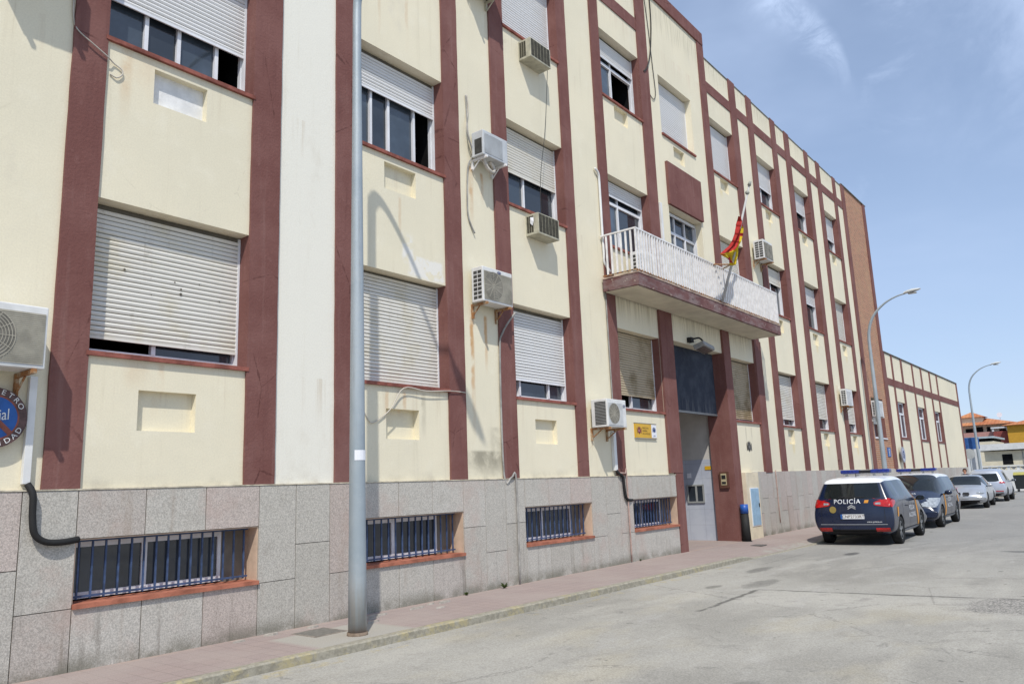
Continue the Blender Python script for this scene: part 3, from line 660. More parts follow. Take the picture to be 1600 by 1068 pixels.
# ---------------- entrance under the balcony
e=MB(); e.box(16.30,16.93,-.06,.62,1.78,5.60); e.box(16.56,16.93,-.052,.62,-.02,1.78); e.build('entrance_column',MAROON,B)
e=MB(); e.box(19.90,20.36,-.06,.56,-.02,5.60); e.build('entrance_column',MAROON,B)
e=MB(); e.box(22.20,22.70,-.06,.05,PL+.004,5.60); e.build('entrance_column',MAROON,B)
e=MB()
e.box(16.0,16.929,.62,3.2,0,4.9); e.box(20.0,20.5,.561,3.2,2.14,4.9); e.box(19.99,20.5,.561,3.2,0,2.14,1); e.box(16.9,20.0,3.0,3.2,0,4.9); e.box(16.9,20.0,.40,3.2,3.9,4.0)
e.build('entrance_passage',[PLASTER,TILE],B)
e=MB(); n=70
for i in range(n):
    xa=16.93+(19.92-16.93)*i/n; xb=16.93+(19.92-16.93)*(i+1)/n; dy=.0 if i%2 else .026; dy2=.026 if i%2 else 0
    e.quad((xa,.30-dy,3.30),(xb,.30-dy2,3.30),(xb,.30-dy2,4.953),(xa,.30-dy,4.953))
e.box(16.935,19.9,.27,.36,3.27,3.32,1)
e.build('corrugated_door_panel',[NAVYC,plain('steel_edge',(.12,.13,.14),.5,.4)],B)
e=MB(); t=.04
e.box(19.955,19.99,.87,1.37,.99,.99+t); e.box(19.955,19.99,.87,1.37,1.48-t,1.48); e.box(19.955,19.99,.87,.87+t,.99+t,1.48-t); e.box(19.955,19.99,1.33,1.37,.99+t,1.48-t); e.box(19.957,19.99,1.07,1.12,.99+t,1.48-t)
ew=e.build('guard_window',plain('grey_metal_frame',(.30,.31,.30),.5,.4),B)
g=MB(); g.box(19.972,19.988,.91,1.33,1.03,1.44); g.build('pane',GLASS,ew)
g=MB(); g.box(19.975,19.989,.62,.80,1.86,1.96); tag(g.build('notice_plate',YELLOW),'small yellow notice plate on the tiled wall inside the entrance','notice')
g=MB(); g.box(19.975,19.989,1.22,1.34,1.66,1.79); tag(g.build('notice_plate',WHITES),'small pale notice plate above the guard window in the entrance','notice')
ic=empty('intercom',(19.9,.22,1.36),'brown framed beige intercom panel on the entrance column side','intercom')
g=MB(); g.box(19.845,19.9,.10,.35,1.36,1.79); g.build('housing',plain('brown_metal',(.10,.045,.03),.6,.3),ic,bevel=.004)
g=MB(); g.box(19.835,19.846,.15,.30,1.44,1.74); g.build('face_plate',plain('brass_plate',(.42,.36,.22),.5,.4),ic)
g=MB(); g.box(19.828,19.836,.17,.28,1.47,1.53); g.box(19.828,19.836,.17,.28,1.60,1.70); g.build('call_button',BLACKR,ic)
# cream block with pale blue meter door
mc=empty('meter_cupboard',(20.8,-.1,0),'cream rendered block with a pale blue metal meter door beside the entrance','meter cupboard')
g=MB(); g.box(20.37,21.26,-.17,-.001,-.05,1.75); g.build('block',plain('cream_render_block',(.66,.58,.43),.9,.15,var=.1,scale=3,bump=.006),mc,bevel=.006)
g=MB(); g.box(20.55,21.15,-.185,-.168,.33,1.34); g.build('frame',WHITE_AL,mc)
g=MB(); g.box(20.575,21.125,-.192,-.184,.355,1.315); dm=g.build('door',plain('pale_blue_enamel',(.30,.45,.58),.5,.35,var=.12,scale=5),mc)
g=MB(); g.box(21.06,21.09,-.21,-.191,.82,.92); g.build('handle',BLACKR,mc)
bo=empty('bollard',(20.0,-.2,0),'black tapered bollard with a bright blue top beside the entrance column','bollard')
g=MB(); g.cyl((20.0,-.2,-.05),(20.0,-.2,.70),.115,.095,20); g.build('post',BLACKR,bo,True)
g=MB(); g.cyl((20.0,-.2,.70),(20.0,-.2,.93),.104,.102,20); g.build('cap',plain('bright_blue_plastic',(.02,.09,.36),.4,.4),bo,True)
g=MB(); g.cyl((20.0,-.2,-.05),(20.0,-.2,.0),.14,.13,20); g.build('base_ring',BLACKR,bo,True)
# ---------------- balcony
BX0,BX1,BY=13.86,22.14,-.90
bal=MB(); bal.box(BX0,BX1,BY,-.037,5.61,5.87,0)
bo_=bal.build('balcony_slab',WORN,B)
bal=MB(); bal.box(BX0+.06,BX1-.06,BY+.06,-.062,5.598,5.609); bal.build('soffit',SOFFIT,bo_)
bal=MB(); bal.box(BX0-.01,BX1+.01,BY-.012,-.037,5.871,5.90); bal.build('slab_top',plain('weathered_slab_top',(.40,.30,.24),.9,.2,var=.35,scale=6,bump=.01),bo_)
rl=MB(); yr=BY+.03; zt=6.85; zb=5.975
rl.box(BX0+.02,BX1-.02,yr-.022,yr+.022,zt-.02,zt+.012); rl.box(BX0+.02,BX0+.06,yr+.022,-.03,zt-.02,zt+.012); rl.box(BX1-.06,BX1-.02,yr+.022,-.03,zt-.02,zt+.012)
n=int((BX1-BX0-.04)/.118)
for i in range(n+1):
    xx=BX0+.045+(BX1-BX0-.09)*i/n; j=random.uniform(-.004,.004)
    rl.box(xx-.021+j,xx+.021+j,yr-.017,yr+.017,zb-.03,zt-.02)
for xx in (BX0+.04,BX1-.04):
    for i in range(1,7): yy=yr+(0-.04-yr)*i/7+.0; rl.box(xx-.010,xx+.010,yy-.02,yy+.02,zb-.03,zt-.02)
ro=rl.build('railing',WHITEP,B)
rl=MB(); rl.box(BX0+.02,BX1-.02,yr-.014,yr+.014,zb-.035,zb-.01); rl.box(BX0+.03,BX0+.05,yr,-.03,zb-.035,zb-.01)
for i in range(0,9): xx=BX0+.05+(BX1-BX0-.1)*i/8; rl.box(xx-.02,xx+.02,yr-.02,yr+.02,5.9,zb-.03)
rl.build('bottom_rail',RUST,ro)
# ---------------- brick stair tower portion and low annex
bk=MB()
bh=[dict(x=(35.0,36.95),z=(3.07,4.77),d=.9,side=1,back=2)]
holed_wall(bk,34.6,38.0,PL,14.03,-.01,bh,0); bk.quad((38.0,-.01,PL),(38.0,.3,PL),(38.0,.3,14.03),(38.0,-.01,14.03)); bk.build('brick_wall',[BRICK,MAROON,DARK],B)
p=MB(); p.box(37.62,38.04,-.05,.06,PL+.004,14.02); p.build('pilaster',MAROON,B)
f=MB(); x0,x1,z0,z1=35.0,36.95,3.07,4.77
for a,b_,c,d in ((x0,x0+.06,z0,z1),(x1-.06,x1,z0,z1),(x0+.06,x1-.06,z0,z0+.07),(x0+.06,x1-.06,z1-.07,z1),(35.9,36.0,z0+.07,z1-.07)): f.box(a,b_,.22,.28,c,d)
fr=f.build('window',WHITE_AL,B); sill(x0,x1,z0,WHITE_AL,-.05,fr); shutter_mb(x0+.01,x1-.01,z1-.01,3.72,.19).build('shutter',[MD,SHGAP,MD],fr)
for a,b_ in ((x0+.06,35.9),(36.0,x1-.06)): g=MB(); g.box(a,b_,.25,.26,z0+.07,z1-.07); g.build('pane',GLASS,fr)
A=empty('annex_building',(47.5,4,0),'low cream annex with thin maroon ribs and three tall windows beyond the brick tower','building')
AW=[(39.74,41.40),(44.10,45.92),(48.42,50.16)]
az0,az1,aT=3.20,4.88,7.03
aw=MB(); holed_wall(aw,38.05,56.8,PL,aT,.0,[dict(x=a,z=(az0,az1),d=.8,side=1,back=2) for a in AW],0)
aw.quad((56.8,0,0),(56.8,9,0),(56.8,9,aT),(56.8,0,aT)); aw.quad((38.05,9,0),(38.05,9,aT),(56.8,9,aT),(56.8,9,0)); aw.quad((38.05,0,aT),(56.8,0,aT),(56.8,9,aT),(38.05,9,aT)); aw.build('wall',[CREAM,MAROON,DARK],A)
for a,b_ in [(38.06,38.3),(39.5,39.735),(41.405,41.7),(43.86,44.095),(45.925,46.2),(48.15,48.415),(50.165,50.45),(56.5,56.83)]:
    p=MB(); p.box(a,b_,-.035,.05,PL+.04,aT+.03); p.build('pilaster',MAROON,A)
p=MB(); p.box(38.3,56.5,-.024,.03,5.56,5.88); p.build('string_course',MAROON,A)
p=MB(); p.box(38.06,56.84,-.05,.25,aT+.032,aT+.065); p.build('coping',COPING,A)
p=MB(); p.box(56.84,59.8,.6,8.6,6.02,6.16); p.build('eaves',plain('grey_eaves',(.16,.14,.12),.8,.2),A)
for a,b_ in AW:
    f=MB(); t=.07
    f.box(a+.01,a+t,.10,.16,az0+.01,az1-.01); f.box(b_-t,b_-.01,.10,.16,az0+.01,az1-.01); f.box(a+t,b_-t,.10,.16,az0+.01,az0+t); f.box(a+t,b_-t,.10,.16,az1-t,az1-.01)
    f.box(a+t,b_-t,.095,.16,4.28,4.38); mx0=(a+b_)/2; f.box(mx0-.05,mx0+.05,.092,.16,az0+t,4.28)
    fo=f.build('window',WHITE_AL,A)
    for c,d,e0,e1 in ((a+t,mx0-.05,az0+t,4.28),(mx0+.05,b_-t,az0+t,4.28),(a+t,b_-t,4.38,az1-t)): g=MB(); g.box(c,d,.125,.135,e0,e1); g.build('pane',BLUEGLASS,fo)
    p=MB(); p.box(a,b_,-.03,.095,az0-.10,az0+.003); p.build('sill',MAROON,fo)
# ------------------------------------------------------------------ wall-mounted things
def ac_unit(x0,x1,z0,z1,yb,yf,label,group='air conditioner units hung on the facade',fanpos=.38,logo=None,mat=ACW,vertical=False,slots=(2,7),beige=True,front='panel',br=RUST):
    W_,H_=x1-x0,z1-z0
    r=empty('air_conditioner',((x0+x1)/2,yb,z0),label,'air conditioner',group)
    g=MB(); g.box(x0,x1,yf,yb,z0,z1); g.build('casing',mat,r,bevel=.012)
    if front=='panel':
        fx1=x1-(.03 if beige else .2)*W_
        g=MB(); g.box(x0+.04*W_,fx1,yf-.008,yf-.001,z0+.07*H_,z1-.12*H_)
        n=26
        for i in range(n): zz0=z0+.07*H_+(H_*.81)*i/n; g.box(x0+.045*W_,fx1-.005,yf-.012,yf-.0075,zz0,zz0+.006,0)
        fg=g.build('front_grille',ACB if beige else mat,r)
        rr=min(.40*H_,.27*W_ if not beige else .33*W_); cx_=x0+W_*(.04+fanpos); cz=z0+.48*H_
        g=MB(); g.disc((cx_,yf-.0135,cz),rr,n=36); 
        for q in range(1,10): g.disc((cx_,yf-.017,cz),rr*q/9+.004,r0=max(rr*q/9-.004,.001),n=36,mi=1)
        for q in range(12): t=q*PI/6; g.obox((cx_+math.cos(t)*rr/2,yf-.016,cz+math.sin(t)*rr/2),(rr,.003,.008),Matrix.Rotation(-t,3,'Y'),1)
        g.build('fan_grille',[ACFAN,ACB],r)
    elif front=='louvre':
        g=MB(); n=16
        for i in range(n): zz0=z0+.1*H_+(H_*.8)*i/n; g.box(x0+.05*W_,x0+.78*W_,yf-.010,yf-.001,zz0,zz0+H_*.8/n*.55)
        g.build('front_grille',mat,r)
    g=MB(); nc,nr=slots
    for i in range(nc):
        for j in range(nr):
            ya=yf+.03+(yb-yf-.06)*i/nc; yb_=yf+.03+(yb-yf-.06)*(i+.82)/nc; za=z0+.08*H_+H_*.84*j/nr; zb_=za+H_*.84/nr*.72
            g.box(x0-.003,x0+.001,ya,yb_,za,zb_)
    g.build('side_vent',ACD,r)
    if logo:
        g=MB(); lx,lz,lw=logo; g.disc((lx,yf-.0155,lz),lw,n=24,sz=.42); 
        text_mb(g,'Carrier',lw*.62,lambda u,v:(lx+u,yf-.018,lz+v),1); g.build('badge',[NAVYT,WHITES],r)
    for xx in (x0+.1*W_,x1-.12*W_):
        g=MB(); g.box(xx-.02,xx+.02,yf-.03,-.002,z0-.045,z0-.004); g.box(xx-.018,xx+.018,-.045,-.002,z0-.25 if br is RUST else z0-.18,z0-.045)
        g.tube([(xx,-.03,z0-.2),(xx,yf*.55,z0-.05)],.012,6); g.build('bracket',br,r)
    return r
ac_unit(2.15,2.965,2.86,3.46,-.12,-.42,'white outdoor unit low on the left edge beside a round sign',fanpos=.33,logo=(2.46,3.415,.068),br=RUST)
ac_unit(9.55,10.34,4.65,5.25,-.08,-.33,'white outdoor unit with round fan on rusty brackets between first floor windows',fanpos=.30,logo=(9.97,5.195,.055))
ac_unit(9.66,10.34,7.27,7.73,-.08,-.34,'white outdoor unit with louvred front high beside the second floor window',mat=ACGR,front='louvre',slots=(1,1),br=WHITEP,logo=None)
ac_unit(9.66,10.34,10.62,11.1,-.08,-.40,'highest outdoor unit near the top edge beside a closed shutter',br=OLDAC)
ac_unit(2.22,2.88,7.22,7.75,-.1,-.43,'outdoor unit at the upper left casting a shadow on the pilaster')
g_=ac_unit(13.05,13.78,2.69,3.24,-.08,-.45,'white outdoor unit with round fan beside the yellow official plaque',fanpos=.30,beige=False,slots=(1,16),logo=(13.68,3.12,.05))
ac_unit(14.85,15.5,6.02,6.66,-.18,-.50,'outdoor unit standing inside the balcony behind the left end of the railing',slots=(2,6))
ac_unit(22.84,23.6,8.20,8.80,-.08,-.40,'white outdoor unit with dark side grille just above the right end of the balcony',slots=(2,7))
ac_unit(30.35,31.15,4.12,4.74,-.08,-.30,'white outdoor unit covering a window corner on the far wing',front='louvre',slots=(2,8))
ac_unit(34.65,35.55,3.92,4.58,-.08,-.33,'white outdoor unit in front of the brick wall window',front='louvre',slots=(2,8),br=ACW)
for (z0,z1,lab) in ((6.23,6.64,'old beige window air conditioner under the second floor window with a dangling rag'),(9.84,10.25,'old beige window air conditioner below the third floor closed shutter')):
    x0,x1,yf=11.25,11.92,-.30
    r=empty('window_air_conditioner',((x0+x1)/2,0,z0),lab,'air conditioner','window air conditioners set in the wall')
    g=MB(); g.box(x0,x1,yf,.08,z0,z1); g.build('casing',OLDAC,r,bevel=.006)
    g=MB(); n=6
    for i in range(n): a=x0+.02+(x1-x0-.04)*i/n; g.box(a,a+(x1-x0-.04)/n-.014,yf-.005,yf+.002,z0+.035,z1-.02)
    g.build('front_louvre',OLDACD,r)
    g=MB(); 
    for i in range(3): a=-.02-.16*(i+1)/3; g.box(x0-.004,x0+.001,a,a+.042,z0+.05,z1-.04)
    g.build('side_vent',OLDACD,r)
# rag on the lower unit
g=MB(); g.add([(11.235,-.20,6.56),(11.235,-.12,6.57),(11.22,-.13,6.45),(11.235,-.17,6.40),(11.22,-.21,6.47),(11.215,-.165,6.5)],[(0,1,5),(1,2,5),(2,3,5),(3,4,5),(4,0,5)]); tag(g.build('rag',WHITES),'small white rag caught on the side of the lower window unit','rag')
def cable(name,pts,r,m,label,cat='cable',n=6,y=-.02,group=None):
    q=MB(); P=[(p[0],p[2] if len(p)>2 else y,p[1]) for p in pts]
    q.tube(smooth_pts(P,5),r,n); return tag(q.build(name,m,None,True),label,cat,group)
cable('cable',[(3.13,7.4),(3.13,7.0),(3.14,6.83),(3.16,6.73),(3.21,6.64,-.06),(3.35,6.56,-.07),(3.5,6.49,-.06),(3.59,6.46),(3.68,6.42),(3.69,6.36),(3.63,6.3),(3.56,6.32,-.01)],.008,CABLE,'thin pale cable crossing the leftmost pilaster at the top')
cable('cable',[(9.60,8.45),(9.62,8.09),(9.55,7.66,-.1),(9.70,7.36,-.06),(9.61,7.09),(9.57,6.42),(9.60,6.15),(9.73,5.92,-.03)],.014,PIPEG,'grey cable hanging past the louvred outdoor unit')
cable('cable',[(9.63,8.47),(9.66,8.2),(9.58,7.8,-.04),(9.66,7.5,-.08),(9.74,7.36,-.2)],.013,CABLE,'pale cable running into the louvred outdoor unit')
cable('cable',[(9.78,7.27,-.22),(9.86,7.10,-.25),(10.0,7.05,-.25),(10.08,7.15,-.22),(10.0,7.27,-.2)],.035,CABLE,'looped insulated pipe beneath the louvred outdoor unit')
cable('cable',[(9.36,3.13,-.05),(8.99,3.13,-.06),(8.45,3.09,-.06),(7.98,3.10,-.06),(7.76,2.79),(7.48,2.60),(7.35,2.58),(7.26,2.72,-.01)],.008,CABLE,'slack white cable under the second bay window sill')
cable('cable',[(17.13,14.3),(17.12,13.48),(16.94,12.53),(16.64,12.0,-.05),(16.46,11.82,-.04)],.018,DCABLE,'black cable hanging from the roof of the tall central section')
cable('cable',[(16.80,14.3),(16.94,13.22),(17.02,12.23),(17.08,11.51),(16.98,11.27),(16.85,11.26),(16.76,11.34,-.01)],.010,DCABLE,'thin dark wire looping beside the tall central section pilaster')
cable('cable',[(12.10,10.1,-.1),(11.82,8.6,-.16),(11.58,7.46,-.16),(11.5,6.64,-.2)],.006,DCABLE,'hair thin wire hanging between the two window units')
cable('cable',[(13.80,8.38),(13.92,8.30,-.05),(13.96,8.05),(13.96,7.02),(13.97,6.48),(13.99,6.28,-.03),(14.10,6.08,-.1)],.028,DUCT,'white curved pipe dropping into the balcony corner','pipe',8,-.04)
cable('conduit',[(10.56,4.62,-.2),(10.36,4.25,-.06),(10.30,3.84),(10.30,1.82),(10.45,1.76,-.07),(10.57,1.70,-.075),(10.57,.02,-.075)],.017,PIPEG,'grey conduit running from an outdoor unit down to the pavement','conduit',8,-.03)
cable('conduit',[(13.96,5.60),(13.97,3.93),(13.975,3.35),(13.97,3.0,-.03)],.014,PIPEG,'thin grey conduit beside the pilaster left of the balcony','conduit',8,-.03)
cable('conduit',[(13.96,1.80,-.08),(14.20,1.79,-.09),(14.27,1.74,-.08),(14.27,.02,-.08)],.016,PIPEP,'rusty pink pipe down the granite plinth near the plaque','conduit',8)
cable('hose',[(13.92,1.86,-.05),(13.97,1.79,-.08),(14.10,1.72,-.09),(14.13,1.5,-.09),(14.17,1.32,-.09),(14.28,1.25,-.08),(14.52,1.24,-.03)],.03,BLACKR,'black hose entering the basement window left of the entrance','hose',8)
cable('hose',[(3.02,1.80,-.06),(3.06,1.70,-.10),(3.07,1.50,-.10),(3.10,1.33,-.10),(3.2,1.25,-.10),(3.35,1.235,-.09),(3.52,1.25,-.05)],.032,BLACKR,'thick black hose entering the nearest basement window','hose',10)
cable('conduit',[(22.92,1.80,-.06),(22.92,.3,-.06)],.016,PIPEP,'thin rusty pipe on the granite plinth right of the meter block','conduit',8)
def boxthing(name,x0,x1,y0,y1,z0,z1,m,label,cat): g=MB(); g.box(x0,x1,y0,y1,z0,z1); return tag(g.build(name,m,bevel=.004),label,cat)
boxthing('cable_duct',2.975,3.045,-.06,-.002,1.80,2.84,DUCT,'white plastic duct below the lowest left outdoor unit','cable duct')
boxthing('cable_duct',13.86,13.965,-.07,-.002,1.85,2.64,DUCT,'white plastic duct below the outdoor unit near the plaque','cable duct')
boxthing('cable_duct',16.80,16.89,-.06,-.002,5.9,8.42,DUCT,'tall white plastic duct beside the balcony door','cable duct')
# round security sign
def round_sign(cx_,cz,R,y,label,full=True):
    r=empty('round_sign',(cx_,y,cz-R),label,'sign','round enamel signs on the facade')
    g=MB(); g.cyl((cx_,y,cz),(cx_,y+.012,cz),R,R,40); g.build('plate',SIGNBR,r)
    g=MB(); g.disc((cx_,y-.002,cz),R*.72,n=40); g.build('blue_field',SIGNBL,r)
    g=MB(); g.disc((cx_,y-.003,cz),R*.755,r0=R*.70,n=40)
    t=math.radians(-45); g.obox((cx_,y-.004,cz),(R*1.42,.002,R*.17),Matrix.Rotation(math.radians(45),3,'Y')); g.build('red_slash',SIGNRD,r)
    if full:
        g=MB()
        for word,top in (('PERIMETRO',True),('SEGURIDAD',False)):
            n=len(word)
            for i,ch in enumerate(word):
                if top:
                    th=math.radians(90+62-124*i/(n-1)); 
                else: th=math.radians(270-62+124*i/(n-1))
                rr=R*.865; rot=th-PI/2 if top else th+PI/2
                text_mb(g,ch,R*.24,lambda u,v,th=th,rot=rot:(cx_+rr*math.cos(th)+u*1.15*math.cos(rot)-v*math.sin(rot),y-.005,cz+rr*math.sin(th)+u*1.15*math.sin(rot)+v*math.cos(rot)))
        text_mb(g,'Oficial',R*.42,lambda u,v:(cx_+u*.9-.01,y-.0065,cz+.015+v*1.25+u*.12))
        g.build('lettering',SIGNWH,r)
    g=MB(); g.box(cx_-.02,cx_+.02,y+.012,-.001,cz-.02,cz+.02); g.build('bracket',RUST,r)
    return r
round_sign(2.68,2.42,.285,-.09,'round rusty brown and blue perimeter security sign at the left edge')
def far_sign():
    cx_,cz,R,y=39.0,2.38,.36,-.16
    r=empty('round_sign',(cx_,y,cz-R),'round grey edged sign on the annex wall above the parked cars','sign','round enamel signs on the facade')
    g=MB(); g.cyl((cx_,y,cz),(cx_,y+.05,cz),R,R,32); g.build('plate',plain('grey_sign_rim',(.25,.25,.27),.5,.4),r)
    g=MB(); g.disc((cx_,y-.003,cz),R*.86,n=32); g.build('sign_face',plain('pale_blue_sign_face',(.42,.45,.55),.5,.3),r)
    g=MB(); g.disc((cx_,y-.006,cz),R*.5,r0=R*.3,n=32); g.obox((cx_,y-.006,cz),(R*.8,.003,R*.12),Matrix.Rotation(.78,3,'Y')); g.build('emblem',NAVYT,r)
    g=MB(); g.box(cx_-.03,cx_+.03,y+.05,0,cz-.03,cz+.03); g.build('bracket',RUST,r)
far_sign()
# blue plate on brick
r=empty('wall_plate',(37.0,-.02,2.3),'small blue and white plate on the brick wall','sign')
g=MB(); g.box(36.74,37.24,-.035,-.011,2.28,2.68); g.build('plate',SIGNBL,r)
g=MB(); g.disc((36.99,-.038,2.55),.085,r0=.05,n=20); g.disc((36.99,-.038,2.40),.085,r0=.05,n=20); g.build('emblem',SIGNWH,r)
# official plaque
r=empty('official_plaque',(15.32,-.01,2.54),'yellow and white official plaque with a coat of arms beside the entrance column','sign')
g=MB(); g.box(14.85,15.80,-.03,-.001,2.55,2.86); g.build('plate',YELLOW,r)
g=MB(); g.box(15.57,15.795,-.034,-.0295,2.56,2.85); g.build('white_field',WHITES,r)
g=MB(); g.box(14.84,15.81,-.036,-.001,2.862,2.876); g.box(14.84,15.81,-.036,-.001,2.534,2.548); g.build('frame',plain('steel_trim',(.30,.29,.26),.4,.5),r)
g=MB()
def crest(g,cx_,cz,h,y,mi=0,mi2=1):
    wv=h*.34
    g.add([(cx_-wv,y,cz+h*.18),(cx_+wv,y,cz+h*.18),(cx_+wv,y,cz-h*.18),(cx_,y,cz-h*.42),(cx_-wv,y,cz-h*.18)],[(0,1,2,3,4)],mi)
    g.add([(cx_-wv*.8,y,cz+h*.22),(cx_+wv*.8,y,cz+h*.22),(cx_+wv*.95,y,cz+h*.42),(cx_+wv*.45,y,cz+h*.34),(cx_,y,cz+h*.5),(cx_-wv*.45,y,cz+h*.34),(cx_-wv*.95,y,cz+h*.42)],[(0,1,2,3,4,5,6)],mi)
    for s__ in (-1,1): g.add([(cx_+s__*wv*1.25,y,cz+h*.3),(cx_+s__*wv*1.55,y,cz+h*.3),(cx_+s__*wv*1.55,y,cz-h*.32),(cx_+s__*wv*1.25,y,cz-h*.32)],[(0,1,2,3)],mi)
    g.add([(cx_-wv*.6,y-.002,cz+h*.1),(cx_,y-.002,cz+h*.1),(cx_,y-.002,cz-h*.12),(cx_-wv*.6,y-.002,cz-h*.12)],[(0,1,2,3)],mi2)
crest(g,15.02,2.705,.19,-.033); g.build('coat_of_arms',[plain('crest_dark_red',(.16,.03,.04),.5,.3),plain('crest_pink',(.55,.25,.25),.5,.3)],r)
g=MB()
for i,t in enumerate(('DIRECCION','GENERAL','DE LA POLICIA')): text_mb(g,t,.052,lambda u,v,i=i:(15.16+u,-.033,2.765-.062*i+v),align='LEFT')
g.build('lettering',DARKT,r)
g=MB(); crest(g,15.685,2.73,.14,-.037); text_mb(g,'CNP',.05,lambda u,v:(15.685+u,-.037,2.60+v)); g.build('emblem',[NAVYT,SIGNBL],r)
# relief crest right of the entrance
r=MB(); crest(r,21.22,2.46,.33,-.012); crest(r,21.22,2.46,.25,-.02); tag(r.build('wall_crest',[plain('dark_bronze',(.10,.095,.085),.6,.4),plain('mid_bronze',(.2,.19,.17),.6,.4)]),'dark metal coat of arms on the wall right of the entrance','emblem')
# floodlight above the entrance
r=empty('floodlight',(17.85,-.05,4.98),'grey floodlight on a bracket above the dark entrance panel','lamp')
g=MB(); g.box(17.80,17.95,-.12,-.001,5.0,5.12); g.tube(smooth_pts([(17.9,-.1,5.08),(18.1,-.2,5.12),(18.15,-.28,5.02)],5),.022,6); g.build('bracket',BLACKR,r)
g=MB(); rot=Matrix.Rotation(.12,3,'Y')@Matrix.Rotation(-.3,3,'X'); g.obox((18.12,-.30,4.86),(.62,.30,.12),rot); g.build('housing',plain('grey_lamp_housing',(.28,.285,.28),.5,.4,var=.15),r,bevel=.02)
g=MB(); g.obox((18.12,-.31,4.795),(.5,.22,.02),rot); g.build('lens',plain('lamp_lens',(.09,.09,.085),.2,.6),r)
# flag and pole
r=empty('flagpole',(18.02,-.90,5.95),'grey leaning flagpole rising from the middle of the balcony railing','flagpole')
g=MB(); g.tube([(18.02,-.93,5.93),(18.05,-1.30,6.97),(18.08,-1.86,8.72)],[.034,.032,.022],10); g.build('pole',plain('dull_grey_pole_paint',(.42,.42,.41),.6,.3,var=.15,scale=4),r,True)
g=MB(); g.cyl((18.08,-1.86,8.72),(18.082,-1.90,8.82),.045,.03,10); g.cyl((18.05,-1.80,8.55),(18.10,-1.80,8.55),.05,.05,8); g.build('finial',plain('dull_finial',(.3,.31,.27),.5,.4),r,True)
g=MB(); g.tube([(17.78,-.88,6.84),(18.05,-1.22,6.82)],.018,6); g.tube([(18.35,-.88,6.84),(18.05,-1.22,6.82)],.018,6); g.build('bracket',RUST,r)
rows=[((18.22,8.05),(18.30,8.06)),((18.15,7.93),(18.34,7.95)),((17.99,7.75),(18.29,7.77)),((17.80,7.49),(18.17,7.56)),((17.60,7.26),(17.99,7.31)),((17.42,7.10),(17.88,7.18)),((16.78,6.77),(17.84,7.06)),((16.96,6.72),(17.76,6.95)),((17.2,6.66),(17.58,6.80)),((17.33,6.60),(17.43,6.63))]
g=MB(); NU,NV=46,24; vs=[]
for i in range(NU+1):
    t=i/NU*(len(rows)-1); a=min(int(t),len(rows)-2); fr_=t-a; fr_=fr_*fr_*(3-2*fr_) if a not in (5,) else fr_
    L=Vector(rows[a][0]).lerp(Vector(rows[a+1][0]),fr_); Rr=Vector(rows[a][1]).lerp(Vector(rows[a+1][1]),fr_)
    for j in range(NV+1):
        s__=j/NV; p=L.lerp(Rr,s__); amp=.045*min(1,i/8)
        ym=-1.63+.37*(i/NU); yy=ym+amp*math.sin(s__*15+i*.10)+.03*math.sin(s__*7+i*.23+1)
        vs.append((p.x+2.78*(ym+1.5),yy,p.y+.146*(p.y-1.6)*(ym+1.5)+.012*math.sin(s__*15+i*.1)))
fs=[];fm=[]
for i in range(NU):
    for j in range(NV):
        fs.append((i*(NV+1)+j,i*(NV+1)+j+1,(i+1)*(NV+1)+j+1,(i+1)*(NV+1)+j))
        t=i/NU*(len(rows)-1); s__=j/NV
        if t<3.2: m_=0 if s__<.72 else (1 if i%9<5 else 0)
        elif t<5.2: m_=0 if s__<.80 else 1
        elif t<6.1: m_=0 if s__<.55-.0*(t) and t<5.9 and (s__<.30+.35*(6.1-t)) else 1
        elif t<6.4: m_=0 if s__<.12 else 1
        else: m_=1
        if 7.2<t<8.3 and s__<.35: m_=0
        fm.append(m_)
g.add(vs,fs); g.mi=fm
fl=g.build('flag',[plain('red_flag_cloth',(.36,.03,.025),.8,.15,var=.2,scale=8),plain('yellow_flag_cloth',(.55,.40,.02),.8,.15,var=.2,scale=8)],None,True)
tag(fl,'limp red and yellow flag wrapped round the leaning flagpole','flag')
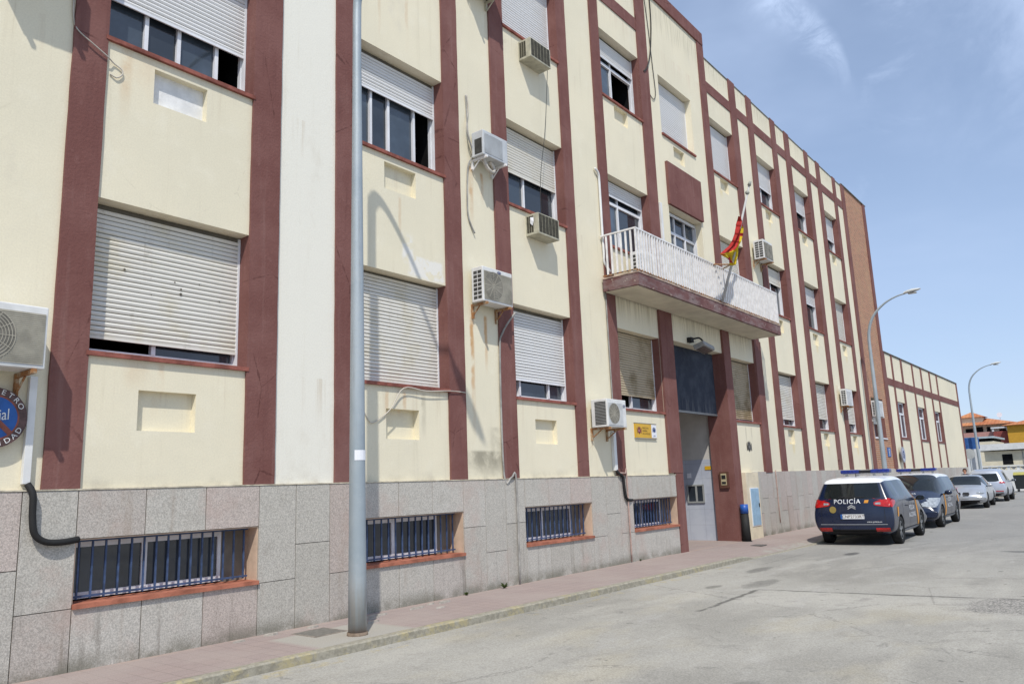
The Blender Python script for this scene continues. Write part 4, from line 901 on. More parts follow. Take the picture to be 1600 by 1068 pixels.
# ------------------------------------------------------------------ street lamps
def street_lamp(x,y,sc,label,zs=None,hy=1.5,hz=8.60):
    r=empty('street_lamp',(x,y,0),label,'street lamp','tall curved street lamps along the street')
    zs=zs or [(0,-.02),(0,3.5),(0,6.4),(.01,7.0),(.06,7.35),(.17,7.68),(.36,7.98),(.62,8.22),(.9,8.40),(1.25,8.53),(1.55,8.58)]
    pts=smooth_pts([(x,y-a*sc,b*sc) for a,b in zs],4); n=len(pts)
    rad=[]
    for p in pts: h=p.z/sc; d=(y-p.y)/sc; rad.append((.108-.052*min(1,h/7.3)) if (d<.05 or h<7) else max(.030,.056-.022*d))
    g=MB(); g.tube(pts,rad,18); pole=g.build('pole',GALV,r,True)
    g=MB(); g.cyl((x,y,-.02),(x,y,.035),.125,.118,20); g.build('base_collar',plain('rusty_base_ring',(.20,.15,.11),.8,.3,var=.3,scale=12),pole,True)
    # cobra head
    g=MB(); y0=y-hy*sc; L=.62*sc; N2=12; vs=[]; K=12
    for i in range(N2+1):
        t=i/N2; wv=.13*math.sin(PI*min(1,.12+t*.80))**.7; hv=.075*math.sin(PI*min(1,.15+t*.80))**.8
        for q in range(K):
            a=2*PI*q/K; vs.append((x+wv*math.cos(a),y0-L*t,hz*sc+.07*t+hv*math.sin(a)*(1.15 if math.sin(a)>0 else .75)))
    fs=[(i*K+q,i*K+(q+1)%K,(i+1)*K+(q+1)%K,(i+1)*K+q) for i in range(N2) for q in range(K)]+[tuple(range(K)),tuple(range(N2*K+K-1,N2*K-1,-1))]
    g.add(vs,fs); hd=g.build('lamp_head',plain('pale_lamp_head',(.55,.56,.54),.5,.4,var=.05),r,True)
    g=MB(); g.box(x-.07,x+.07,y0-L*.75,y0-L*.25,hz*sc-.075,hz*sc-.03); g.build('lens',plain('lamp_glass',(.35,.35,.33),.2,.6),hd,bevel=.015)
    return r
L1=street_lamp(6.19,-1.12,1.0,'nearest grey street lamp post, cut by the top of the photo',[(0,-.02),(0,3.5),(0,6.4),(0,7.85),(.03,8.12),(.12,8.36),(.3,8.56),(.6,8.72),(.95,8.80),(1.3,8.80),(1.62,8.74)],1.58,8.74)
g=MB()
for i in range(6):
    a0=math.radians(-150+i*20); a1=math.radians(-150+(i+1)*20); rr=.098
    g.quad((6.19+rr*math.cos(a0),-1.12+rr*math.sin(a0),1.98),(6.19+rr*math.cos(a1),-1.12+rr*math.sin(a1),1.98),(6.19+rr*math.cos(a1),-1.12+rr*math.sin(a1),2.10),(6.19+rr*math.cos(a0),-1.12+rr*math.sin(a0),2.10))
tag(g.build('sticker',WHITES),'small blank white sticker on the nearest lamp post','sticker')
street_lamp(33.4,-.60,1.0,'grey street lamp standing in front of the brick wall')
street_lamp(61.5,-.05,1.0,'farthest grey street lamp beyond the end of the annex')
# small debris and weeds
random.seed(5)
CHIP=plain('pale_mortar_chip',(.34,.31,.27),.9,.2,var=.2,scale=20)
for (x,y,s__) in ((7.92,-.33,.16),(8.10,-.60,.10),(8.51,-.30,.15),(8.30,-.24,.08),(5.25,-.2,.10),(5.7,-.18,.12),(6.25,-.22,.10),(6.85,-.62,.12),(7.22,-.30,.16),(7.05,-.42,.12)):
    g=MB(); n=7; pts=[(x+s__*math.cos(2*PI*i/n)*random.uniform(.7,1.2),y+s__*.35*math.sin(2*PI*i/n)*random.uniform(.6,1.2)) for i in range(n)]
    h=random.uniform(.010,.02)
    g.add([(a,b_,-.002) for a,b_ in pts]+[(x+(a-x)*.85,y+(b_-y)*.85,h+random.uniform(0,.006)) for a,b_ in pts],[tuple(range(n,2*n))]+[(i,(i+1)%n,n+(i+1)%n,n+i) for i in range(n)])
    tag(g.build('broken_tile',CHIP),'flat broken chip of paving tile lying at the foot of the plinth','debris','broken paving chips at the foot of the plinth')
def weed(x,y,s__,label):
    g=MB()
    for i in range(26):
        a=random.uniform(0,2*PI); l=s__*random.uniform(.5,1); h=s__*random.uniform(.3,.8); wv=.008
        p1=(x+l*math.cos(a),y+l*.5*math.sin(a)-.01,h); 
        g.add([(x-wv,y,0),(x+wv,y,0),((x+p1[0])/2+wv*1.5,(y+p1[1])/2,h*.7),p1,((x+p1[0])/2-wv*1.5,(y+p1[1])/2,h*.7)],[(0,1,2,3,4)])
    tag(g.build('weed',plain('weed_green',(.07,.10,.025),.8,.2,var=.4,scale=30)),label,'weed','weeds at the foot of the plinth')
weed(10.08,-.13,.13,'low green weed in the plinth corner near the conduit'); weed(9.20,-.10,.07,'tiny weed sprig just right of the second basement window'); weed(14.6,-.09,.06,'tiny weed sprig under the basement window nearest the entrance')
# ------------------------------------------------------------------ CARS
def car_paint(name,c,metal=.0,rough=.28):
    m=M(name,rough,.5,metal); a=m.noise(2.5,4,.6,obj=True)
    m.base(m.mix(c,tuple(x*1.25+.012 for x in c),a.rng(.4,.7)*.4)); m.p.inputs['Coat Weight'].default_value=.35; m.p.inputs['Coat Roughness'].default_value=.06; return m.m
NAVY=car_paint('navy_car_paint',(.0048,.0115,.037),.0,.24); CWHITE=car_paint('white_car_paint',(.72,.73,.74)); SILVER=car_paint('silver_car_paint',(.42,.44,.47),.45); SILVER2=car_paint('silver_blue_car_paint',(.46,.49,.55),.45)
CGLASS=glass_material('car_glass',(.010,.013,.014)); CGLASS.node_tree.nodes['Principled BSDF'].inputs['Specular IOR Level'].default_value=.45; TYRE=plain('tyre_rubber',(.022,.022,.022),.85,.2,var=.2); RIM=plain('alloy_rim',(.22,.23,.24),.4,.5,metal=.4,var=.15,scale=12)
RED=plain('red_lamp_plastic',(.42,.012,.012),.15,.6,var=.25,scale=15); TRIM=plain('black_car_trim',(.015,.015,.017),.6,.3,var=.2); SILL_C=plain('grey_car_sill',(.26,.27,.29),.5,.4,var=.1)
LAMPC=plain('clear_lamp_plastic',(.30,.33,.36),.15,.6,var=.3,scale=18); BLUEL=plain('blue_light_bar_plastic',(.012,.028,.19),.15,.6,var=.3,scale=14); ORANGE=plain('ochre_stripe',(.62,.27,.03),.5,.4,var=.05); PLATE=plain('number_plate_white',(.72,.73,.74),.5,.4,var=.03)
CHROME=plain('chrome_trim',(.55,.56,.58),.2,.6,metal=.6,var=.1); SEATS=plain('car_interior_cloth',(.06,.06,.065),.9,.1)
def car(name,label,spec,mats,group='cars parked along the kerb'):
    """spec: L, W, wheels (x of rear, front axle), radius, stations=[(x,zb,zl,zsh,wsh,zr,wr,zt)], glass ranges. local x 0=rear,L=front, y centred."""
    L,W,ax,rw,ST=spec['L'],spec['W'],spec['axles'],spec['rw'],spec['st']
    root=empty(name,(0,0,0),label,'car',group)
    vs=[];rows=[]
    hw=W/2
    for (x,zb,zsh,wsh,zr,wr,zt,dx) in ST:
        # dx: list of x-offset for upper points (shoulder, rail, roof)
        half=[(x,.62*hw*spec.get('kb',1),zb),(x,hw*.90,zb+.02),(x,hw*.985,zb+.16),(x,hw*1.0,(zb+zsh)/2+.03),(x+dx[0]*.5,(hw+wsh)/2*1.0,zsh-.10),(x+dx[0],wsh,zsh),(x+dx[1],wr,zr),(x+dx[2],wr*.86,zt-.012),(x+dx[2],wr*.45,zt)]
        ring=[(x,0,zb)]+half+[(x+dx[2],0,zt+.004)]+[(a,-b_,c) for a,b_,c in reversed(half)]
        rows.append(len(vs)); vs+=[tuple(p) for p in ring]
    n=20; fs=[];mi=[]; ns=len(ST)
    # material idx: 0 body 1 roof 2 side glass 3 windscreen 4 rear glass 5 dark
    sg=spec['side']; wsr=spec['wscreen']
    for i in range(ns-1):
        for q in range(n):
            a,b_=rows[i]+q,rows[i]+(q+1)%n; c,d=rows[i+1]+(q+1)%n,rows[i+1]+q
            fs.append((a,b_,c,d)); k=q if q<10 else 19-q
            m_=0
            if k in (0,): m_=5
            if k==6-0 and i in sg: m_=2
            if k in (6,) and i not in sg and spec.get('roofpillars') and i in spec['roofpillars']: m_=0
            if k in (7,8,9) or (k==6 and i in wsr and i not in sg): 
                if i in wsr and k in (7,8,9): m_=3
                elif i in spec['roof'] and k>=7: m_=1
            if i in spec.get('rglass_top',()) and k in (7,8,9): m_=4
            mi.append(m_)
    def cap(r,rev):
        # rows k=0..9 left with mirrored right; inner lattice column at .8 and 0
        L_=[r+k for k in range(1,10)]; R__=[r+(20-k) for k in range(1,10)]
        col=[]
        for k in range(9):
            pl_=Vector(vs[L_[k]]); pr_=Vector(vs[R__[k]]); ids=[L_[k]]
            bul=spec['bulge'][0 if not rev else 1]*(1 if k<6 else .7)
            for t in ((.90,.45,0,-.45,-.90) if spec.get('rearcap') else (.82,.4,0,-.4,-.82)):
                p=Vector((pl_.x,pl_.y*t,pl_.z)); p.x+=bul*(1-t*t)*(-1 if not rev else 1)
                if k==8: p=Vector((pl_.x,pl_.y*t,pl_.z))
                vs.append(tuple(p)); ids.append(len(vs)-1)
            ids.append(R__[k]); col.append(ids)
        for k in range(8):
            for j in range(6):
                f_=(col[k][j],col[k+1][j],col[k+1][j+1],col[k][j+1])
                m_=0
                if not rev and spec.get('rearcap') and k==5 and 0<j<5: m_=4
                if not rev and spec.get('rearcap') and k in (6,7): m_=1
                if k==0: m_=5
                if rev: f_=f_[::-1]
                fs.append(f_); mi.append(m_)
        # close bottom and top
        bt=[r]; f_=[col[0][0],*col[0][1:-1],col[0][-1],r]; fs.append(tuple(f_) if not rev else tuple(f_[::-1])); mi.append(5)
        f_=[*col[8],r+10]; fs.append(tuple(f_[::-1]) if not rev else tuple(f_)); mi.append(1 if (not rev and spec.get('rearcap')) else 0)
    cap(rows[0],False); cap(rows[-1],True)
    me=bpy.data.meshes.new(name); me.from_pydata(vs,[],fs)
    for m_ in mats: me.materials.append(m_)
    for p,m_ in zip(me.polygons,mi): p.material_index=m_; p.use_smooth=True
    bm=bmesh.new(); bm.from_mesh(me); bmesh.ops.recalc_face_normals(bm,faces=bm.faces); 
    cl_=bm.edges.layers.float.new('crease_edge')
    for e_ in bm.edges:
        if len(e_.link_faces)==2 and e_.link_faces[0].material_index!=e_.link_faces[1].material_index: e_[cl_]=.35
    bm.to_mesh(me); bm.free()
    ob=bpy.data.objects.new('tmp',me); COL.objects.link(ob)
    sm=ob.modifiers.new('s','SUBSURF'); sm.levels=3; sm.render_levels=3
    cuts=[]
    for xx in ax:
        cb=MB(); 
        for s__ in (-1,1):
            cb.cyl((xx,s__*(hw-.28),rw-.005),(xx,s__*(hw+.2),rw-.005),rw+.055,rw+.055,40)
        cm=cb.build('cut',[TRIM]*6); 
        for p in cm.data.polygons: p.material_index=5
        bo2=ob.modifiers.new('b','BOOLEAN'); bo2.operation='DIFFERENCE'; bo2.solver='EXACT'; bo2.object=cm; cuts.append(cm)
    bpy.context.view_layer.update()
    em=bpy.data.meshes.new_from_object(ob.evaluated_get(bpy.context.evaluated_depsgraph_get()))
    bpy.data.objects.remove(ob)
    for c in cuts: bpy.data.objects.remove(c)
    bvh=BVHTree.FromPolygons([v.co for v in em.vertices],[list(p.vertices) for p in em.polygons])
    names=['body','roof','side_window','windscreen','rear_window','underbody']
    for k in range(6):
        ids=[p for p in em.polygons if p.material_index==k]
        if not ids: continue
        comp=[ids]
        if k==2: comp=[[p for p in ids if p.center.y>0],[p for p in ids if p.center.y<0]]
        for idl in comp:
            if not idl: continue
            vm={};vv=[];ff=[]
            for p in idl:
                f_=[]
                for v in p.vertices:
                    if v not in vm: vm[v]=len(vv); vv.append(tuple(em.vertices[v].co))
                    f_.append(vm[v])
                ff.append(f_)
            q=MB(); q.add(vv,ff); q.build(names[k],mats[k],root,True)
    # wheels
    for xx in ax:
        for s__ in (-1,1):
            y0=s__*(hw-.01); y1=s__*(hw-.22)
            g=MB(); K=28
            prof=[(rw*.66,y0-s__*.015),(rw*.93,y0),(rw*.99,y0-s__*.03),(rw,y0-s__*.1),(rw*.99,y1+s__*.03),(rw*.9,y1),(rw*.6,y1)]
            vs_=[(xx+r_*math.cos(2*PI*i/K),yy,rw-.0+r_*math.sin(2*PI*i/K)) for r_,yy in prof for i in range(K)]
            fs_=[(j*K+i,j*K+(i+1)%K,(j+1)*K+(i+1)%K,(j+1)*K+i) for j in range(len(prof)-1) for i in range(K)]
            g.add(vs_,fs_); wo=g.build('wheel',TYRE,root,True)
            g=MB(); yy=y0-s__*.05; g.disc((xx,yy-s__*.03,rw),rw*.64,n=28,mi=1); g.disc((xx,yy+s__*.03,rw),rw*.67,r0=rw*.58,n=28)
            ns_=spec.get('spokes',5)
            for i in range(ns_):
                t=2*PI*i/ns_+.3; g.obox((xx+math.cos(t)*rw*.33,yy+s__*.012,rw+math.sin(t)*rw*.33),(rw*.60,.03,rw*.15),Matrix.Rotation(-t,3,'Y'))
            g.cyl((xx,yy-s__*.02,rw),(xx,yy+s__*.03,rw),rw*.14,rw*.12,16)
            g.build('rim',[RIM,TRIM],wo)
    def hit(p,d):
        r_=bvh.ray_cast(Vector(p),Vector(d)); return r_
    def decal(nm,mb,mat,axis,sgn,off=.006):
        """project mb (drawn in local coordinates) onto the body along axis from outside (sgn)"""
        out=[]
        for v in mb.v:
            o=Vector(v); d=Vector((0,0,0))
            if axis=='x': o.x= -2 if sgn<0 else L+2; d.x=1 if sgn<0 else -1
            if axis=='y': o.y=3*sgn; d.y=-sgn
            r_=hit(o,d)
            if r_[0] is None: out.append(v); continue
            out.append(tuple(r_[0]-d*off))
        mb.v=out; return mb.build(nm,mat,root,False)
    return root,decal,hit
def gridp(axis,u0,u1,v0,v1,n=10,m=4,shear=0,fn=None,mi=0):
    g=MB(); vs_=[]
    for i in range(n+1):
        for j in range(m+1):
            a=u0+(u1-u0)*i/n+shear*(j/m); b_=v0+(v1-v0)*j/m
            if fn: a,b_=fn(i/n,j/m)
            vs_.append((0,a,b_) if axis=='x' else (a,0,b_))
    g.add(vs_,[(i*(m+1)+j,(i+1)*(m+1)+j,(i+1)*(m+1)+j+1,i*(m+1)+j+1) for i in range(n) for j in range(m)],mi); return g
def seams(decal,L,xs,zlo,zhi,side):
    g=MB()
    for x in xs: q=gridp('y',x-.006,x+.006,zlo,zhi,1,12); g.add(q.v,q.f)
    return decal('panel_gap',g,TRIM,'y',side,.003)
def mirror(root,hit,x,z,hw,mat,dirx,side=(-1,1)):
    for s__ in side:
        g=MB(); vs_=[];K=10;N2=8
        for i in range(N2+1):
            ph=PI*i/N2
            for q in range(K):
                a=2*PI*q/K; vs_.append((x+.07*math.sin(ph)*math.cos(a)*(1.0),s__*(hw+.10)+.11*math.cos(ph)*s__,z+.075*math.sin(ph)*math.sin(a)))
        g.add(vs_,[(i*K+q,i*K+(q+1)%K,(i+1)*K+(q+1)%K,(i+1)*K+q) for i in range(N2) for q in range(K)])
        mo=g.build('wing_mirror',mat,root,True)
        g=MB(); g.obox((x-dirx*.060,s__*(hw+.11),z),(.012,.15,.10),Matrix.Identity(3)); g.build('mirror_glass',CGLASS,mo)
        g=MB(); g.box(x-.02,x+.02,min(s__*(hw-.06),s__*(hw+.04)),max(s__*(hw-.06),s__*(hw+.04)),z-.06,z-.02); g.build('stalk',TRIM,mo)
def lamp_ellipsoid(root,name,c,r3,mat,parent=None):
    g=MB(); K=16;N2=10; vs_=[]
    for i in range(N2+1):
        ph=PI*i/N2
        for q in range(K):
            a=2*PI*q/K; vs_.append((c[0]+r3[0]*math.sin(ph)*math.cos(a),c[1]+r3[1]*math.cos(ph),c[2]+r3[2]*math.sin(ph)*math.sin(a)))
    g.add(vs_,[(i*K+q,i*K+(q+1)%K,(i+1)*K+(q+1)%K,(i+1)*K+q) for i in range(N2) for q in range(K)]); return g.build(name,mat,root,True)
def light_bar(root,x,z,W):
    g=MB(); g.box(x-.15,x+.15,-W,-.14,z,z+.095); g.box(x-.15,x+.15,.14,W,z,z+.095); lb=g.build('light_bar',BLUEL,root,bevel=.025)
    g=MB(); g.box(x-.12,x+.12,-.139,.139,z+.003,z+.08); g.build('siren',TRIM,lb)
    g=MB(); g.box(x-.10,x+.10,-W+.05,W-.05,z-.025,z-.001)
    for yy in (-W+.12,-.2,.2,W-.12): g.box(x-.05,x+.05,yy-.03,yy+.03,z-.10,z-.02)
    g.build('mount',CHROME,lb)
# --- MPV (police)
MPV=dict(L=4.43,W=1.83,axles=(.80,3.58),rw=.325,spokes=5,bulge=(.07,.10),rearcap=True,
 st=[ # x, zb, zsh, wsh, zr, wr, zt, (dx shoulder, dx rail, dx roof)
 (.00,.36,1.07,.79,1.495,.655,1.56,(.05,.26,.32)),
 (.06,.28,1.09,.845,1.52,.68,1.59,(.07,.28,.33)),
 (.30,.22,1.09,.88,1.535,.685,1.605,(.08,.26,.30)),
 (.95,.20,1.08,.90,1.53,.68,1.62,(0,0,0)),
 (1.10,.20,1.07,.90,1.535,.68,1.625,(0,0,0)),
 (1.95,.20,1.045,.905,1.545,.685,1.635,(0,0,0)),
 (2.03,.20,1.045,.905,1.545,.685,1.635,(0,0,0)),
 (2.70,.20,1.02,.90,1.515,.675,1.60,(.0,-.1,-.14)),
 (3.05,.20,1.01,.89,1.34,.66,1.40,(0,0,0)),
 (3.55,.21,.985,.87,1.05,.70,1.09,(.0,.0,.0)),
 (3.75,.21,.92,.855,.995,.68,1.03,(0,0,0)),
 (4.15,.20,.80,.82,.87,.62,.90,(0,0,0)),
 (4.37,.22,.68,.74,.74,.55,.77,(0,0,0)),
 (4.43,.30,.62,.66,.66,.5,.68,(0,0,0))],
 side=(2,4,6,7,8),wscreen=(7,8),roof=(0,1,2,3,4,5,6))
def police_text(decal,hit):
    for s__ in (-1,1):
        g=gridp('y',2.86,3.05,.33,.98,3,14,fn=lambda i,j:(2.88+.20*i+.12*(1-j)**2-.02*math.sin(j*3),.33+.66*j)); decal('stripe',g,ORANGE,'y',s__)
        g=MB()
        for t,z in (('POLICÍA',.80),('NACIONAL',.62)): text_mb(g,t,.17,lambda u,v,z=z:(2.25+u,0,z+v) if s__<0 else (2.25-u,0,z+v),spacing=1.05)
        decal('door_lettering',g,PLATE,'y',s__,.008)
def mpv(name,label):
    root,decal,hit=car(name,label,MPV,[NAVY,CWHITE,CGLASS,CGLASS,CGLASS,TRIM],'police cars parked along the kerb')
    police_text(decal,hit)
    for s__ in (-1,1):
        seams(decal,4.43,(1.16,1.99,3.02),.34,.98,s__)
        g=gridp('y',1.25,3.2,.24,.32,12,2); decal('sill_trim',g,SILL_C,'y',s__,.02)
        g=gridp('y',1.55,1.75,.86,.885,2,1); decal('door_handle',g,TRIM,'y',s__,.02)
        g=gridp('y',2.45,2.65,.86,.885,2,1); decal('door_handle',g,TRIM,'y',s__,.02)
        g=gridp('y',.45,.62,.62,.92,3,6,fn=lambda i,j:(.42+.14*i+.10*j,.66+.22*j)); decal('rear_stripe',g,ORANGE,'y',s__)
        # tail lamps wrap the rear corner
        tl=gridp('x',0,1,0,1,10,5,fn=lambda i,j:(s__*(.50+.385*i),.985+(j-.5)*(.05+.155*i**.55)+.015*i)); tlo=decal('tail_lamp',tl,RED,'x',-1,.016)
        tl=gridp('y',0,1,0,1,8,5,fn=lambda i,j:(.03+.36*i,1.0+(j-.5)*(.205*(1-i)**.6+.01)+.02*i)); decal('tail_lamp',tl,RED,'y',s__,.014)
        tl=gridp('x',0,1,0,1,4,2,fn=lambda i,j:(s__*(.53+.12*i),.985+(j-.5)*(.035+.02*i))); q_=decal('reversing_lens',tl,LAMPC,'x',-1,.020)
        tl=gridp('x',s__*.715,s__*.723,.52,.90,1,6); decal('tailgate_gap',tl,TRIM,'x',-1,.004)
        tl=gridp('x',0,1,0,1,10,5,fn=lambda i,j:(s__*(.46+.40*i),.70+.05*i+(j-.5)*(.06+.20*i**.7))); decal('head_lamp',tl,LAMPC,'x',1,.016)
        tl=gridp('y',0,1,0,1,10,5,fn=lambda i,j:(4.30-.62*i,.76+.10*i+(j-.5)*(.25*(1-i)**.7+.01))); decal('head_lamp',tl,LAMPC,'y',s__,.016)
        g=gridp('x',s__*.50,s__*.80,.33,.42,4,2); decal('reflector',g,RED,'x',-1,.012)
        lamp_ellipsoid(root,'fog_lamp',(4.30,s__*.60,.36),(.10,.13,.05),CHROME)
    mirror(root,hit,3.00,1.02,.93,NAVY,1)
    # rear: lettering, plate, emblem, bumper line, wiper, exhaust zone
    g=MB(); text_mb(g,'POLICÍA',.15,lambda u,v:(0,-u*1.02+.10,1.035+v),spacing=1.12)
    decal('tailgate_lettering',g,PLATE,'x',-1,.008)
    g=gridp('x',-.375,-.285,.915,.985,3,2,fn=lambda i,j:(-.285-.09*i-.02*j,1.0+.07*j)); decal('tailgate_flag',g,ORANGE,'x',-1,.008)
    g=gridp('x',.27,-.27,.63,.74,6,2); decal('number_plate',g,PLATE,'x',-1,.016)
    g=gridp('x',.27,.225,.63,.74,2,2); decal('plate_band',g,SIGNBL,'x',-1,.019)
    g=MB(); text_mb(g,'CNP2733RT',.098,lambda u,v:(0,-u-.02,.685+v),spacing=1.0); decal('plate_lettering',g,DARKT,'x',-1,.022)
    g=MB(); text_mb(g,'www.policia.es',.055,lambda u,v:(0,-u-.48,.56+v)); decal('web_lettering',g,PLATE,'x',-1,.008)
    g=MB()
    for zz0 in (.88,.92): g.add([(0,.09,zz0-.03),(0,.0,zz0+.02),(0,-.09,zz0-.03),(0,-.09,zz0-.005),(0,.0,zz0+.045),(0,.09,zz0-.005)],[(0,1,4,5),(1,2,3,4)])
    decal('chevron_badge',g,CHROME,'x',-1,.014)
    g=MB(); g.disc((0,.44,.85),.08,axis='x',n=20); decal('round_badge',g,plain('gold_badge',(.30,.22,.06),.5,.4),'x',-1,.010)
    g=gridp('x',.76,-.76,.492,.508,20,1); decal('bumper_crease',g,SILL_C,'x',-1,.010)
    g=gridp('x',.62,-.62,.25,.33,14,2); decal('diffuser',g,TRIM,'x',-1,.012)
    g=gridp('x',.36,-.30,.60-.015,.725,6,2); 
    g=gridp('x',.30,-.30,1.135,1.15,8,1); decal('rear_wiper',g,TRIM,'x',-1,.015)
    # front face
    g=gridp('x',.42,-.42,.60,.66,8,2); decal('upper_grille',g,CHROME,'x',1,.01)
    g=gridp('x',.60,-.60,.27,.44,10,3); decal('lower_grille',g,TRIM,'x',1,.012)
    g=gridp('x',.26,-.26,.44,.55,6,2); decal('front_plate',g,PLATE,'x',1,.02)
    g=MB()
    text_mb(g,'POLICIA',.14,lambda u,v:(3.80-v,u,0))
    out=[]
    for v in g.v:
        r_=hit((v[0],v[1],3),(0,0,-1)); out.append(tuple(r_[0]+Vector((0,0,.006))) if r_[0] else v)
    g.v=out; g.build('bonnet_lettering',PLATE,root)
    light_bar(root,1.85,1.70,.60)
    g=MB(); g.cyl((.75,0,1.60),(.72,0,1.72),.012,.006,8); g.build('aerial',TRIM,root)
    return root
def place(root,cx_,cy_,ang,L):
    # local x axis from rear(0) to front(L); keep the root at the middle of the car on the road
    for ch in root.children: ch.location=(-L/2,0,0)
    root.location=(cx_,cy_,RZ); root.rotation_euler=(0,0,ang)
c1=mpv('police_car','navy and white police car seen from behind with blue light bar, parked nearest the camera'); 
c2=copy_tree(c1); c2['label']='navy and white police car facing the camera, parked right behind the nearest car'
for ob_ in [x_ for x_ in c1.children if x_.name.startswith('reversing_lens')]: pass
place(c1,20.12+2.215,-2.78,math.radians(2.0),4.43); place(c2,26.35+2.215,-2.62,math.radians(180+1.0),4.43)
# --- silver sedan facing us
SED=dict(L=4.84,W=1.85,axles=(.98,3.87),rw=.325,spokes=7,bulge=(.10,.12),
 st=[(.00,.36,.78,.76,.84,.62,.90,(0,0,0)),
 (.08,.28,.86,.80,.93,.66,.99,(0,0,0)),
 (.45,.22,.93,.85,1.0,.68,1.03,(0,0,0)),
 (.85,.20,.95,.87,1.03,.68,1.05,(0,0,0)),
 (1.30,.20,.95,.885,1.22,.66,1.27,(0,0,0)),
 (1.75,.20,.945,.89,1.36,.63,1.43,(0,0,0)),
 (2.45,.20,.94,.895,1.395,.625,1.47,(0,0,0)),
 (2.95,.20,.93,.89,1.34,.62,1.41,(0,0,0)),
 (3.35,.20,.925,.88,1.15,.65,1.19,(0,0,0)),
 (3.68,.20,.915,.87,.96,.70,1.00,(0,0,0)),
 (4.0,.20,.87,.86,.92,.68,.955,(0,0,0)),
 (4.5,.20,.76,.82,.80,.6,.84,(0,0,0)),
 (4.77,.24,.62,.72,.68,.52,.71,(0,0,0)),
 (4.84,.34,.56,.66,.60,.5,.62,(0,0,0))],
 side=(3,4,5,6,7),wscreen=(7,8),roof=(),rglass_top=(3,4))
sed,dec,hit=car('sedan_car','silver sedan with twin oval grilles facing the camera, parked behind the police cars',SED,[SILVER,SILVER,CGLASS,CGLASS,CGLASS,TRIM])
for s__ in (-1,1):
    lamp_ellipsoid(sed,'head_lamp',(4.50,s__*.64,.665),(.28,.22,.065),LAMPC)
    g=gridp('x',s__*.04,s__*.27,.575,.695,6,4,fn=lambda i,j:(s__*(.165+.135*math.cos(PI*(1-i))*(1-.25*abs(2*j-1)**2)),.555+.155*j)); dec('kidney_grille',g,TRIM,'x',1,.014)
    seams(dec,4.84,(1.6,2.45,3.4),.34,.92,s__)
    lamp_ellipsoid(sed,'tail_lamp',(.12,s__*.66,.78),(.14,.2,.08),RED)
g=gridp('x',.66,-.66,.27,.36,12,2); dec('air_intake',g,TRIM,'x',1,.012)
g=gridp('x',.26,-.26,.43,.53,6,2); dec('front_plate',g,SILVER,'x',1,.02)
mirror(sed,hit,3.35,.98,.90,SILVER,1)
place(sed,39.75+2.42,-2.03,math.radians(180+2.5),4.84)
# --- silver crossover seen from behind
SUV=dict(L=4.35,W=1.84,axles=(.78,3.42),rw=.345,spokes=5,bulge=(.08,.10),rearcap=True,
 st=[(.00,.40,1.00,.80,1.47,.63,1.60,(.03,.24,.30)),
 (.06,.32,1.03,.85,1.50,.66,1.63,(.05,.26,.32)),
 (.30,.26,1.05,.885,1.53,.68,1.66,(.05,.24,.28)),
 (.95,.24,1.05,.90,1.56,.69,1.69,(0,0,0)),
 (1.10,.24,1.04,.90,1.56,.69,1.695,(0,0,0)),
 (1.9,.24,1.02,.905,1.57,.69,1.70,(0,0,0)),
 (2.0,.24,1.02,.905,1.57,.69,1.70,(0,0,0)),
 (2.55,.24,1.0,.90,1.54,.675,1.64,(.0,-.1,-.12)),
 (2.95,.24,1.0,.89,1.34,.66,1.40,(0,0,0)),
 (3.35,.24,.99,.88,1.06,.72,1.10,(0,0,0)),
 (3.9,.24,.90,.85,.97,.68,1.0,(0,0,0)),
 (4.28,.26,.72,.76,.80,.56,.84,(0,0,0)),
 (4.35,.34,.66,.7,.70,.5,.72,(0,0,0))],
 side=(3,4,6,7,8),wscreen=(7,8),roof=(0,1,2,3,4,5,6))
suv,dec,hit=car('crossover_car','silver blue crossover seen from behind, parked farthest down the kerb',SUV,[SILVER2,SILVER2,CGLASS,CGLASS,CGLASS,TRIM])
for s__ in (-1,1):
    lamp_ellipsoid(suv,'tail_lamp',(.14,s__*.70,.96),(.15,.20,.085),RED); lamp_ellipsoid(suv,'head_lamp',(4.1,s__*.66,.74),(.25,.16,.10),LAMPC)
    g=gridp('x',s__*.45,s__*.8,.52,.56,4,1); dec('reflector',g,RED,'x',-1,.012); seams(dec,4.35,(1.1,1.95,2.9),.36,1.0,s__)
g=gridp('x',.8,-.8,.33,.48,14,2); dec('bumper_trim',g,TRIM,'x',-1,.012)
g=gridp('x',.26,-.26,.70,.81,6,2); dec('number_plate',g,PLATE,'x',-1,.016)
mirror(suv,hit,2.95,1.05,.93,SILVER2,1)
place(suv,47.75+2.175,-1.98,math.radians(1.0),4.35)
